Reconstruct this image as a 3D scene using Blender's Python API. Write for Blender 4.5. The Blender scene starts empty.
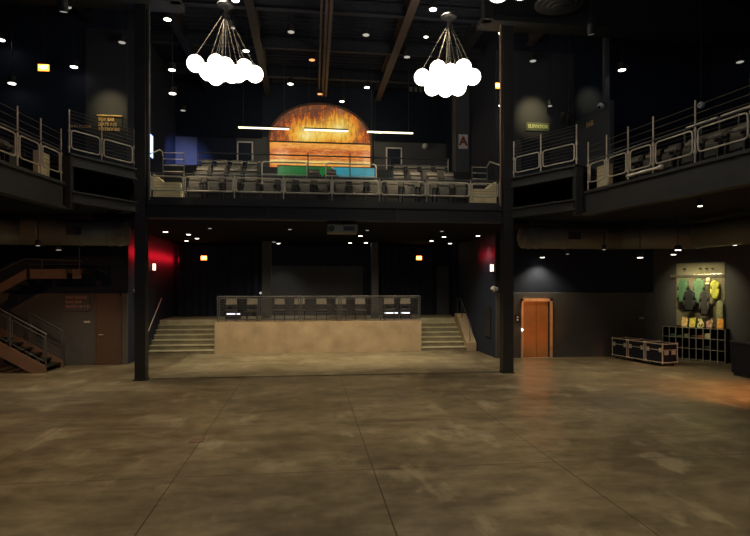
import bpy, bmesh, math, random
from mathutils import Vector, Matrix
random.seed(7)
sc = bpy.context.scene
COL = sc.collection
PI = math.pi

# ------------------------------------------------------------------ camera
F, CX, HY, H = 550.0, 375.0, 285.0, 2.7
TH = math.radians(6.95)
S_, C_ = math.sin(TH), math.cos(TH)
cam = bpy.data.cameras.new('camera'); camo = bpy.data.objects.new('camera', cam); COL.objects.link(camo)
camo.location = (0, 0, H); camo.rotation_euler = (PI/2, 0, -TH)
cam.sensor_width = 36; cam.lens = 36*F/750; cam.shift_y = (HY-268)/750; cam.clip_end = 200
sc.camera = camo
sc.view_settings.view_transform = 'Standard'; sc.view_settings.look = 'None'
sc.view_settings.exposure = 0; sc.view_settings.gamma = 1; sc.view_settings.use_curve_mapping = False
sc.cycles.use_denoising = True
sc.cycles.max_bounces = 6; sc.cycles.diffuse_bounces = 3; sc.cycles.glossy_bounces = 3
sc.cycles.sample_clamp_indirect = 4.0

def ray(px, py):
    c = (px-CX)/F
    return S_+C_*c, C_-S_*c, (HY-py)/F
def at_Y(px, py, Y):
    x, y, z = ray(px, py); t = Y/y
    return Vector((x*t, Y, H+z*t))
def at_z(px, py, Z):
    x, y, z = ray(px, py); t = (Z-H)/z
    return Vector((x*t, y*t, Z))
def xat(px, Y): return at_Y(px, HY, Y).x

# ------------------------------------------------------------------ materials
def mat(name, col, rough=.6, metal=0, var=.15, scale=4, bump=.0, emit=None, es=0, spec=.5):
    m = bpy.data.materials.new(name); m.use_nodes = True
    nt = m.node_tree; b = nt.nodes['Principled BSDF']
    b.inputs['Roughness'].default_value = rough; b.inputs['Metallic'].default_value = metal
    b.inputs['Specular IOR Level'].default_value = spec
    tc = nt.nodes.new('ShaderNodeTexCoord'); n = nt.nodes.new('ShaderNodeTexNoise')
    n.inputs['Scale'].default_value = scale; n.inputs['Detail'].default_value = 4
    nt.links.new(tc.outputs['Object'], n.inputs['Vector'])
    r = nt.nodes.new('ShaderNodeValToRGB')
    r.color_ramp.elements[0].position = .3; r.color_ramp.elements[1].position = .7
    r.color_ramp.elements[0].color = [c*(1-var) for c in col]+[1]
    r.color_ramp.elements[1].color = [min(1, c*(1+var)) for c in col]+[1]
    nt.links.new(n.outputs['Fac'], r.inputs['Fac']); nt.links.new(r.outputs['Color'], b.inputs['Base Color'])
    if bump:
        bp = nt.nodes.new('ShaderNodeBump'); bp.inputs['Strength'].default_value = bump; bp.inputs['Distance'].default_value = .02
        nt.links.new(n.outputs['Fac'], bp.inputs['Height']); nt.links.new(bp.outputs['Normal'], b.inputs['Normal'])
    if emit:
        b.inputs['Emission Color'].default_value = list(emit)+[1]; b.inputs['Emission Strength'].default_value = es
    return m

def floor_mat(name, c0, c1, joints=True, rough=(.3, .5)):
    m = bpy.data.materials.new(name); m.use_nodes = True
    nt = m.node_tree; L = nt.links.new; N = nt.nodes.new; b = nt.nodes['Principled BSDF']
    tc = N('ShaderNodeTexCoord')
    def noise(scale, sx=1, sy=1, detail=5, rot=0):
        mp = N('ShaderNodeMapping'); mp.inputs['Scale'].default_value = (sx, sy, 1); mp.inputs['Rotation'].default_value = (0, 0, rot)
        L(tc.outputs['Object'], mp.inputs['Vector'])
        n = N('ShaderNodeTexNoise'); n.inputs['Scale'].default_value = scale; n.inputs['Detail'].default_value = detail; n.inputs['Roughness'].default_value = .6
        L(mp.outputs['Vector'], n.inputs['Vector']); return n.outputs['Fac']
    def ramp(s, p0, p1, a, c):
        r = N('ShaderNodeValToRGB'); r.color_ramp.elements[0].position = p0; r.color_ramp.elements[1].position = p1
        r.color_ramp.elements[0].color = a; r.color_ramp.elements[1].color = c; L(s, r.inputs['Fac']); return r.outputs['Color']
    def mix(f, a, c, mode='MIX'):
        x = N('ShaderNodeMix'); x.data_type = 'RGBA'; x.blend_type = mode
        if hasattr(f, 'links'): L(f, x.inputs['Factor'])
        else: x.inputs['Factor'].default_value = f
        for v, i in ((a, 6), (c, 7)):
            if hasattr(v, 'links'): L(v, x.inputs[i])
            else: x.inputs[i].default_value = v
        return x.outputs[2]
    base = ramp(noise(.45, 1, 1, 7), .34, .66, list(c0)+[1], list(c1)+[1])
    base = mix(.55, base, ramp(noise(1.5, .8, 1.3, 10), .36, .62, (.34, .325, .30, 1), (1, 1, 1, 1)), 'MULTIPLY')
    base = mix(.5, base, ramp(noise(4.2, .8, 1.2, 12), .38, .60, (.5, .49, .47, 1), (1.0, 1.0, 1.0, 1)), 'MULTIPLY')
    sc1 = ramp(noise(.8, .7, 1.5, 10, .15), .55, .68, (0, 0, 0, 1), (.42, .42, .42, 1))
    base = mix(sc1, base, (.36, .305, .195, 1))
    sc2 = ramp(noise(.9, 1.5, .75, 12, -.25), .57, .66, (0, 0, 0, 1), (.5, .5, .5, 1))
    base = mix(sc2, base, (.38, .325, .21, 1))
    dk = ramp(noise(.5, 1, 1, 8, 1.), .52, .72, (0, 0, 0, 1), (.32, .32, .32, 1))
    base = mix(dk, base, (.055, .045, .030, 1))
    if joints:
        mp = N('ShaderNodeMapping'); mp.inputs['Location'].default_value = (-.95, -2.4, 0); L(tc.outputs['Object'], mp.inputs['Vector'])
        br = N('ShaderNodeTexBrick'); br.offset = 0; br.inputs['Scale'].default_value = 1; br.inputs['Brick Width'].default_value = 2.8
        br.inputs['Row Height'].default_value = 2.8; br.inputs['Mortar Size'].default_value = .012; br.inputs['Mortar Smooth'].default_value = .3
        L(mp.outputs['Vector'], br.inputs['Vector'])
        base = mix(ramp(br.outputs['Fac'], 0, 1, (0, 0, 0, 1), (.75, .75, .75, 1)), base, (.03, .025, .02, 1))
    L(base, b.inputs['Base Color']); b.inputs['Specular IOR Level'].default_value = .32
    rr = N('ShaderNodeMapRange'); L(noise(1.3, .5, 1.5, 6), rr.inputs[0]); rr.inputs[3].default_value = rough[0]; rr.inputs[4].default_value = rough[1]
    L(rr.outputs[0], b.inputs['Roughness'])
    bp = N('ShaderNodeBump'); bp.inputs['Strength'].default_value = .08; bp.inputs['Distance'].default_value = .01
    L(noise(7), bp.inputs['Height']); L(bp.outputs['Normal'], b.inputs['Normal'])
    return m

def mural_mat():
    m = bpy.data.materials.new('art_glass_sunset'); m.use_nodes = True
    nt = m.node_tree; L = nt.links.new; N = nt.nodes.new; b = nt.nodes['Principled BSDF']
    tc = N('ShaderNodeTexCoord'); sp = N('ShaderNodeSeparateXYZ'); L(tc.outputs['Object'], sp.inputs[0])
    def math_(op, a, c=None):
        n = N('ShaderNodeMath'); n.operation = op
        for i, v in enumerate((a, c)):
            if v is None: continue
            if hasattr(v, 'links'): L(v, n.inputs[i])
            else: n.inputs[i].default_value = v
        return n.outputs[0]
    def noise(scale, sx=1, sz=1, detail=6, rough=.65):
        mp = N('ShaderNodeMapping'); mp.inputs['Scale'].default_value = (sx, 1, sz); L(tc.outputs['Object'], mp.inputs['Vector'])
        n = N('ShaderNodeTexNoise'); n.inputs['Scale'].default_value = scale; n.inputs['Detail'].default_value = detail; n.inputs['Roughness'].default_value = rough
        L(mp.outputs['Vector'], n.inputs['Vector']); return n.outputs['Fac']
    def ramp(s, els):
        r = N('ShaderNodeValToRGB'); cr = r.color_ramp
        while len(cr.elements) < len(els): cr.elements.new(.5)
        for e, (p, c) in zip(cr.elements, els): e.position = p; e.color = list(c)+[1]
        L(s, r.inputs['Fac']); return r.outputs['Color']
    def mix(f, a, c):
        x = N('ShaderNodeMix'); x.data_type = 'RGBA'; L(f, x.inputs['Factor']); L(a, x.inputs[6])
        if hasattr(c, 'links'): L(c, x.inputs[7])
        else: x.inputs[7].default_value = c
        return x.outputs[2]
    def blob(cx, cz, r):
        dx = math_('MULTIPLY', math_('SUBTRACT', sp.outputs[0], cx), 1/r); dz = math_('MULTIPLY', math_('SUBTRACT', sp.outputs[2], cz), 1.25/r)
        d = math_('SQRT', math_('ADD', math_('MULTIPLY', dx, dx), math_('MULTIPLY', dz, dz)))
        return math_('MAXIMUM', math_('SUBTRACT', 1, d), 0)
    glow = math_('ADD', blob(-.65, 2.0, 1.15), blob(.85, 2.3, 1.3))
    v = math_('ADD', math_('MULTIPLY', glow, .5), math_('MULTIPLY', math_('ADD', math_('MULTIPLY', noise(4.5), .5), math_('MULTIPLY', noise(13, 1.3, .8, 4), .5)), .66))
    top = ramp(v, [(.2, (.05, .02, .012)), (.30, (.20, .045, .015)), (.38, (.62, .14, .02)), (.52, (.85, .33, .03)), (.68, (.95, .62, .10)), (.85, (1, .9, .40))])
    # bare dark trees standing along the upper glass
    tr = math_('MULTIPLY', ramp_ := noise(3.2, 2.6, .7, 6), 1)
    edge = math_('MINIMUM', math_('MAXIMUM', math_('MULTIPLY', math_('SUBTRACT', sp.outputs[2], 1.75), .55), 0), 1)
    tm = math_('MULTIPLY', math_('GREATER_THAN', math_('ADD', tr, math_('MULTIPLY', edge, .13)), .555), math_('SUBTRACT', 1, math_('MINIMUM', glow, 1)))
    top = mix(math_('MULTIPLY', tm, .8), top, (.09, .045, .03, 1))
    zz = math_('ADD', math_('MULTIPLY', sp.outputs[2], 1/1.65), math_('MULTIPLY', math_('SUBTRACT', noise(2.5, .5, 3), .5), .16))
    low = ramp(zz, [(.0, (.35, .04, .02)), (.24, (.78, .12, .03)), (.34, (.85, .35, .05)), (.43, (.95, .68, .18)), (.50, (.55, .14, .02)), (.60, (.80, .24, .03)), (.74, (.50, .08, .015)), (.84, (.85, .30, .04)), (1, (.90, .40, .07))])
    lowsp = ramp(noise(9, .6, 1.6), [(.5, (0, 0, 0)), (.66, (1, 1, 1))])
    lowdk = ramp(noise(7, .35, 2.6), [(.5, (0, 0, 0)), (.64, (1, 1, 1))])
    low = mix(math_('MULTIPLY', lowsp, .4), low, (1, .75, .25, 1)); low = mix(math_('MULTIPLY', lowdk, .65), low, (.30, .05, .015, 1))
    sel = math_('GREATER_THAN', sp.outputs[2], 1.62)
    col = mix(sel, low, top)
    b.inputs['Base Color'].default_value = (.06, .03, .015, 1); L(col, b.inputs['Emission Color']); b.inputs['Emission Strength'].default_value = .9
    b.inputs['Roughness'].default_value = .3
    return m

M = dict(
    floor=floor_mat('worn_concrete', (.165, .132, .079), (.28, .232, .142), True, (.24, .44)),
    floor2=floor_mat('pale_concrete', (.22, .185, .11), (.36, .305, .19), False, (.3, .5)),
    conc=mat('board_concrete', (.34, .255, .15), .75, var=.22, scale=1.6, bump=.1),
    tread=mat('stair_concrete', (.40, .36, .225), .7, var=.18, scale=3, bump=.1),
    riser=mat('shaded_riser_concrete', (.17, .15, .09), .8, var=.2, scale=3),  # darker copy of the tread concrete, riser shade put into the colour
    knee=mat('tan_concrete', (.72, .60, .34), .75, var=.15, scale=3),
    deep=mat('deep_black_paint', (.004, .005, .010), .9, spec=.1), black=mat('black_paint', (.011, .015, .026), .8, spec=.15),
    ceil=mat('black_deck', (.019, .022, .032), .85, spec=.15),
    wall=mat('charcoal_wall', (.075, .070, .066), .65, var=.1, scale=1.2),
    wallup=mat('black_blue_wall', (.018, .024, .042), .75, spec=.25, var=.12, scale=1.2),
    greywall=mat('grey_wall', (.075, .078, .086), .7, var=.1, scale=1.0),
    steel=mat('dark_steel', (.024, .023, .022), .5, .2),
    beam=mat('beam_steel', (.023, .023, .023), .55, .1),
    rust=mat('primer_steel', (.15, .085, .055), .6), rbeam=mat('red_oxide_beam', (.085, .055, .045), .6), joist=mat('joist_steel', (.030, .033, .044), .75, spec=.2),
    rail=mat('galvanised_steel', (.58, .52, .40), .4, .2, var=.12),
    drail=mat('dark_rail_steel', (.10, .10, .10), .45, .5),
    wire=mat('thin_wire', (.16, .15, .13), .5, .5),
    duct=mat('grey_duct', (.16, .165, .145), .55, .2, var=.1, scale=2),
    fab=mat('grey_fabric', (.115, .103, .082), .85, var=.2, scale=20, bump=.1),
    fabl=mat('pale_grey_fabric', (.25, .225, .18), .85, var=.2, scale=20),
    dark=mat('black_plastic', (.015, .015, .016), .45),
    white=mat('white_plastic', (.75, .73, .70), .4),
    alu=mat('aluminium_edge', (.50, .45, .38), .4, .4),
    lam=mat('black_laminate', (.007, .009, .016), .55, spec=.2),
    orange_lit=mat('orange_lit_door_steel', (.82, .37, .14), .2, .62, var=.08, scale=3),  # orange reflected light put into the base colour of the steel doors
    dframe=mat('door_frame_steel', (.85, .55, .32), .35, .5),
    brown=mat('brown_door_paint', (.085, .045, .028), .55, var=.1),
    globe=mat('lit_globe', (.9, .88, .8), .3, emit=(1, .93, .78), es=7.5),
    globew=mat('lit_globe_warm', (.9, .86, .7), .3, emit=(1, .88, .58), es=3.0),
    lamp=mat('lit_lens', (.9, .9, .85), .3, emit=(1, .93, .8), es=6),
    lampd=mat('dim_lens', (.5, .5, .48), .3, emit=(1, .95, .85), es=.35),
    lampo=mat('orange_lens', (.6, .3, .15), .3, emit=(1, .42, .16), es=1.2),
    tube=mat('lit_tube', (.9, .9, .85), .3, emit=(1, .85, .55), es=2.6),
    step=mat('step_light', (.9, .9, .95), .3, emit=(.8, .85, 1), es=1.6),
    bluescreen=mat('blue_screen', (.3, .4, .9), .3, emit=(.30, .42, 1), es=4),
    exitface=mat('exit_face', (.5, .15, .05), .4, emit=(1, .26, .03), es=5),
    exitlet=mat('exit_letters', (.9, .5, .1), .4, emit=(1, .62, .15), es=9),
    redlens=mat('red_lens', (.8, .1, .05), .3, emit=(1, .72, .55), es=3),
    upwall=mat('upper_grey_wall', (.036, .038, .046), .7, var=.1, scale=1.0),
    sign=mat('sign_black', (.02, .019, .017), .5),
    goldtext=mat('gold_lettering', (.85, .55, .20), .5),
    palettext=mat('red_grey_lettering', (.45, .20, .15), .6),
    greentext=mat('pale_green_lettering', (.75, .80, .45), .5),
    greensign=mat('green_sign', (.16, .19, .09), .5),
    paper=mat('white_placard', (.80, .74, .68), .6),
    rustletter=mat('rust_letter', (.24, .05, .02), .6),
    slat=mat('slatwall', (.30, .27, .16), .6, var=.1),
    chrome=mat('bright_rail', (.85, .78, .60), .25, .9),
    g1=mat('green_cloth', (.085, .18, .085), .85, var=.2, scale=12),
    g2=mat('light_green_cloth', (.14, .26, .13), .85, var=.2, scale=12),
    dk1=mat('charcoal_cloth', (.016, .016, .016), .85, var=.3, scale=15),
    dk2=mat('grey_cloth', (.055, .05, .042), .85, var=.3, scale=15),
    yel=mat('yellow_cloth', (.60, .60, .10), .85, var=.2, scale=12),
    cream=mat('cream_cloth', (.85, .78, .45), .8, var=.2, scale=12),
    chk=mat('olive_cloth', (.32, .32, .15), .85, var=.4, scale=25),
    pane_g=mat('green_glass', (.02, .2, .05), .3, emit=(.02, .26, .05), es=.32, var=.35, scale=3),
    pane_b=mat('blue_glass', (.04, .32, .42), .3, emit=(.05, .40, .50), es=.42, var=.35, scale=3),
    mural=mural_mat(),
)
def poster_mat(name, a, b_, c):
    m = mat(name, a, .4); nt = m.node_tree; b = nt.nodes['Principled BSDF']
    r = [n for n in nt.nodes if n.type == 'VALTORGB'][0]; n = [x for x in nt.nodes if x.type == 'TEX_NOISE'][0]
    n.inputs['Scale'].default_value = 9; n.inputs['Detail'].default_value = 1
    cr = r.color_ramp; cr.interpolation = 'CONSTANT'; cr.elements.new(.5)
    for e, (p, k) in zip(cr.elements, ((0, a), (.5, b_), (.6, c))): e.position = p; e.color = list(k)+[1]
    return m

# ------------------------------------------------------------------ mesh builder
class MB:
    def __init__(s): s.bm = bmesh.new()
    def _add(s, fn, mtx=None, **k):
        r = fn(s.bm, **k); vs = r['verts']
        if mtx is not None: bmesh.ops.transform(s.bm, matrix=mtx, verts=vs)
        return vs
    def box(s, a, b, bev=0, rot=None):
        a, b = Vector(a), Vector(b); c = (a+b)/2; d = b-a
        t = bmesh.new(); bmesh.ops.create_cube(t, size=1)
        bmesh.ops.scale(t, vec=d, verts=t.verts)
        if bev: bmesh.ops.bevel(t, geom=t.edges[:], offset=bev, segments=2, affect='EDGES', profile=.5)
        bmesh.ops.transform(t, matrix=Matrix.Translation(c) @ (rot.to_4x4() if rot else Matrix()), verts=t.verts)
        s.merge(t); return s
    def merge(s, t):
        me = bpy.data.meshes.new('t'); t.to_mesh(me); t.free(); s.bm.from_mesh(me); bpy.data.meshes.remove(me)
    def tube(s, p, q, r=.02, seg=8, r2=None):
        p, q = Vector(p), Vector(q); d = q-p
        if d.length < 1e-6: return s
        m = Matrix.Translation((p+q)/2) @ d.to_track_quat('Z', 'Y').to_matrix().to_4x4()
        s._add(bmesh.ops.create_cone, m, cap_ends=True, segments=seg, radius1=r, radius2=r if r2 is None else r2, depth=d.length); return s
    def ball(s, c, r, seg=10, sc3=(1, 1, 1)):
        s._add(bmesh.ops.create_uvsphere, Matrix.Translation(Vector(c)) @ Matrix.Diagonal((*sc3, 1)), u_segments=seg, v_segments=max(5, seg//2+1), radius=r); return s
    def path(s, pts, r=.02, seg=8, closed=False):
        pts = [Vector(p) for p in pts]; n = len(pts)
        for i in range(n if closed else n-1): s.tube(pts[i], pts[(i+1) % n], r, seg)
        for p in (pts if closed else pts[1:-1]): s.ball(p, r, 8)
        return s
    def prism(s, pts, z0, z1):
        lo = [s.bm.verts.new((p[0], p[1], z0)) for p in pts]; hi = [s.bm.verts.new((p[0], p[1], z1)) for p in pts]
        n = len(pts); s.bm.faces.new(lo[::-1]); s.bm.faces.new(hi)
        for i in range(n): s.bm.faces.new((lo[i], lo[(i+1) % n], hi[(i+1) % n], hi[i]))
        return s
    def prism_xz(s, pts, y0, y1):
        a = [s.bm.verts.new((p[0], y0, p[1])) for p in pts]; b = [s.bm.verts.new((p[0], y1, p[1])) for p in pts]
        n = len(pts); s.bm.faces.new(a); s.bm.faces.new(b[::-1])
        for i in range(n): s.bm.faces.new((a[i], b[i], b[(i+1) % n], a[(i+1) % n]))
        return s
    def lathe(s, prof, seg=24, c=(0, 0, 0)):
        rings = []
        for r, z in prof:
            rings.append([s.bm.verts.new((c[0]+r*math.cos(2*PI*k/seg), c[1]+r*math.sin(2*PI*k/seg), c[2]+z)) for k in range(seg)])
        for i in range(len(rings)-1):
            for k in range(seg):
                s.bm.faces.new((rings[i][k], rings[i][(k+1) % seg], rings[i+1][(k+1) % seg], rings[i+1][k]))
        s.bm.faces.new(rings[0][::-1]); s.bm.faces.new(rings[-1]); return s
    def build(s, name, m, parent=None, smooth=False, loc=None, rotz=0):
        bmesh.ops.recalc_face_normals(s.bm, faces=s.bm.faces[:])
        me = bpy.data.meshes.new(name); s.bm.to_mesh(me); s.bm.free()
        if smooth:
            for p in me.polygons: p.use_smooth = True
        me.materials.append(m)
        o = bpy.data.objects.new(name, me); COL.objects.link(o)
        if loc is not None: o.location = loc; o.rotation_euler.z = rotz
        if parent: o.parent = parent
        return o

def thing(name, label, cat, loc=(0, 0, 0), rz=0, group=None):
    o = bpy.data.objects.new(name, None); COL.objects.link(o); o.empty_display_size = .1
    o.location = loc; o.rotation_euler = (0, 0, rz); tag(o, label, cat, group); return o
def tag(o, label, cat, group=None):
    o['label'] = label; o['category'] = cat
    if group: o['group'] = group
    return o
def struct(o, label=None):
    o['kind'] = 'structure'
    if label: o['label'] = label
    return o
def copy_tree(o, parent=None):
    c = o.copy(); COL.objects.link(c); c.parent = parent
    for ch in list(o.children): copy_tree(ch, c)
    return c
ORD = 'first second third fourth fifth sixth seventh eighth ninth tenth eleventh twelfth thirteenth fourteenth fifteenth sixteenth seventeenth eighteenth'.split()
def text(name, body, size, m, parent, loc, rot=(PI/2, 0, 0), align='CENTER', ext=.006, sx=1, bold=0):
    cu = bpy.data.curves.new(name, 'FONT'); cu.body = body; cu.size = size; cu.align_x = align; cu.align_y = 'CENTER'; cu.extrude = ext; cu.offset = bold
    cu.materials.append(m)
    o = bpy.data.objects.new(name, cu); COL.objects.link(o); bpy.context.view_layer.update()
    me = bpy.data.meshes.new_from_object(o); bpy.data.objects.remove(o); o = bpy.data.objects.new(name, me); COL.objects.link(o)
    o.location = loc; o.rotation_euler = rot; o.scale = (sx, 1, 1); o.parent = parent; return o
def spot(name, loc, target, power, col, angle=70, blend=.6, r=.08):
    l = bpy.data.lights.new(name, 'SPOT'); l.energy = power; l.color = col; l.spot_size = math.radians(angle); l.spot_blend = blend; l.shadow_soft_size = r
    o = bpy.data.objects.new(name, l); COL.objects.link(o); o.location = loc
    o.rotation_euler = (Vector(target)-Vector(loc)).to_track_quat('-Z', 'Y').to_euler(); return o
def point(name, loc, power, col, r=.05):
    l = bpy.data.lights.new(name, 'POINT'); l.energy = power; l.color = col; l.shadow_soft_size = r
    o = bpy.data.objects.new(name, l); COL.objects.link(o); o.location = loc; return o

WARM = (1, .815, .55); ORANGE = (1, .36, .08)
CZ = 12.2
# ------------------------------------------------------------------ shell
struct(MB().box((-13, -1, -.3), (15.6, 27, 0)).build('floor', M['floor']), 'worn brown polished concrete hall floor')
struct(MB().box((-4.45, 16.42, -.2), (5.85, 21.9, .025)).build('floor_apron', M['floor2']), 'paler concrete apron before the platform')
# ribbed deck ceiling
mb = MB(); prof = []
y = -1.0
while y < 27:
    prof += [(y, CZ), (y+.12, CZ), (y+.16, CZ+.07), (y+.28, CZ+.07)]; y += .32
lo = [[mb.bm.verts.new((x, yy, z)) for yy, z in prof] for x in (-13, 15.6)]
for i in range(len(prof)-1): mb.bm.faces.new((lo[0][i], lo[0][i+1], lo[1][i+1], lo[1][i]))
struct(mb.build('ceiling', M['ceil']), 'black ribbed metal deck ceiling')
for x, r in ((-7.3, 0), (-4.55, 0), (-1.85, 0), (3.35, 1), (6.0, 0), (8.2, 1)):
    mb = MB(); mb.box((x-.14, 0, 11.62), (x+.14, 26.5, 11.66)).box((x-.14, 0, 12.14), (x+.14, 26.5, 12.18)).box((x-.02, 0, 11.66), (x+.02, 26.5, 12.14))
    struct(mb.build('ceiling_beam', M['rbeam'] if r else M['beam']), 'long steel roof beam under the black deck')
for yy in (13.2, 15.3, 18.3, 21.3, 24.2):
    mb = MB(); mb.box((-13, yy-.1, 11.72), (15.5, yy+.1, 11.755)).box((-13, yy-.018, 11.755), (15.5, yy+.018, 12.1)).box((-13, yy-.1, 12.1), (15.5, yy+.1, 12.135))
    struct(mb.build('ceiling_joist', M['joist']), 'cross steel joist under the black deck')
# side pier blocks (walls flanking the centre recess)
XL, XR, YB, YF = -6.1, 6.9, 26.5, 19.7
struct(MB().box((-13, YF, 0), (XL, YB, CZ)).build('wall_left_pier', M['wallup']), 'tall black wall block left of the balcony')
struct(MB().box((XR, YF, 0), (15.6, YB, CZ)).build('wall_right_pier', M['wallup']), 'tall black wall block right of the balcony')
struct(MB().box((XL-.3, YB, 0), (XR+.3, YB+.3, CZ)).build('wall_back', M['wallup']), 'dark back wall behind platform and balcony')
struct(MB().box((-13, YF-.09, 0), (XL-.002, YF-.001, 2.42), .01).build('wall_left_wainscot', M['wall']), 'charcoal lower wall with brown door')
struct(MB().box((XR+.002, YF-.09, 0), (13.15, YF-.001, 2.42), .01).build('wall_right_wainscot', M['wall']), 'charcoal lower wall around the lift')
struct(MB().box((-13.3, 0, 0), (-13, 27, CZ)).build('wall_left', M['wallup']))
struct(MB().box((15.6, 0, 0), (15.9, 27, CZ)).build('wall_right', M['wallup']))
# angled merch wall
WD = Vector((.504, -.864, 0)).normalized(); WN = Vector((-WD.y*-1, 0, 0)); WN = Vector((-.864, -.504, 0)).normalized()
W0 = Vector((13.46, 19.21, 0))
pa = W0-WD*.6; pb = W0+WD*4.6
struct(MB().prism([(pa.x, pa.y), (pb.x, pb.y), (pb.x+2, pb.y+1), (15.55, 19.68), (pa.x+.3, 19.68)][:5], 0, 4.55).build('wall_right_angle', M['wall']), 'angled dark wall behind the merchandise')
# columns
for i, (x, lab) in enumerate(((-4.70, 'black steel column left of the balcony'), (6.08, 'black steel column right of the balcony'))):
    mb = MB(); w = .145 if i == 0 else .16
    mb.box((x-w, 16.18, .0), (x+w, 16.215, 11.6)).box((x-w, 16.465, 0), (x+w, 16.5, 11.6)).box((x-.03, 16.215, 0), (x+.03, 16.465, 11.6))
    mb.box((x-w, 16.2, 0), (x-w+.03, 16.48, 4.9)).box((x+w-.03, 16.2, 0), (x+w, 16.48, 4.9))
    mb.box((x-.19, 16.15, 0), (x+.19, 16.53, .03))
    struct(mb.build('column', M['steel']), lab)
    mb = MB().tube((x+.24*(1 if i == 0 else -1), 16.2, 5.1), (x+.24*(1 if i == 0 else -1), 16.2, 11.6), .035)
    struct(mb.build('trim_1' if i == 0 else 'trim_2', M['rust'] if i else M['drail']), 'conduit pipe running up beside the column')
# overhead box girders in the column plane
for nm, x0, x1, lab in (('beam_left', -13, -3.55, 'heavy box girder over the left gallery'), ('beam_right', 5.2, 15.5, 'heavy box girder over the right gallery')):
    mb = MB(); mb.box((x0, 15.9, 10.62), (x1, 16.6, 10.8), .01).box((x0, 15.92, 10.8), (x1, 15.99, 11.6)).box((x0, 15.86, 11.5), (x1, 16.1, 11.6))
    e = x1 if nm == 'beam_left' else x0; s = -1 if nm == 'beam_left' else 1
    mb.box((min(e, e+s*.28), 15.8, 10.62), (max(e, e+s*.28), 16.1, 11.7), .01)
    struct(mb.build(nm, M['beam']), lab)

# ------------------------------------------------------------------ platform and stairs
PZ = 1.25
struct(MB().box((-3.6, 21.9, 0), (4.57, 23.7, PZ), .012).build('platform_wall', M['conc']), 'tan concrete platform front wall')
struct(MB().box((XL+.001, 23.7, 0), (XR-.001, YB-.001, PZ)).build('floor_platform', M['tread']), 'raised concrete platform floor')
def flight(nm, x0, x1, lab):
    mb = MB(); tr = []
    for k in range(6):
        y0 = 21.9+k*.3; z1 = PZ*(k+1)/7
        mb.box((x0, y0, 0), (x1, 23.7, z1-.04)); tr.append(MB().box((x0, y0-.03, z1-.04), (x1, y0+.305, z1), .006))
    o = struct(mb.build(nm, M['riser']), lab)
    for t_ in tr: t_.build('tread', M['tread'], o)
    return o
flight('stair_left', XL+.01, -3.61, 'concrete steps left of the platform')
flight('stair_right', 4.58, 6.42, 'concrete steps right of the platform')
mb = MB().prism_xz([(0, 0), (1.8, 0), (1.8, 1.45), (1.5, 1.45), (0, .32)], 0, .42)
o = mb.build('trim_3', M['conc'], loc=(6.86, 21.9, 0), rotz=PI/2); struct(o, 'sloping concrete curb beside the right steps')

# ------------------------------------------------------------------ balcony decks
BZ = 5.2
def row_deck(y0, y1, z): return (y0, y1, z)
CT = [(16.45, 17.85, 5.2), (17.85, 18.95, 5.72), (18.95, 20.05, 6.2), (20.05, 22, 6.62), (22, YB, 7.35)]
mb = MB()
for y0, y1, z in CT: mb.box((-5.0, y0, 4.75), (6.3, y1, z)) if y0 < 19 else mb.box((XL+.002, y0, 4.75), (XR-.002, y1, z))
struct(mb.build('floor_balcony', M['steel']), 'stepped centre balcony floor')
mb = MB(); x0, x1 = -4.55, 5.92
mb.box((x0, 16.22, 4.98), (x1, 16.46, 5.2)).box((x0, 16.30, 4.66), (x1, 16.38, 4.98)).box((x0, 16.2, 4.6), (x1, 16.5, 4.66))
for px in (268, 396): x = xat(px, 16.3); mb.box((x-.03, 16.22, 4.66), (x+.03, 16.3, 4.98))
struct(mb.build('beam_balcony', M['beam']), 'dark steel fascia beam of the centre balcony')
struct(MB().box((XL+.002, 16.5, 4.6), (XR-.002, YB-.002, 4.74)).build('ceiling_balcony', M['deep']), 'black soffit under the centre balcony')

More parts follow.
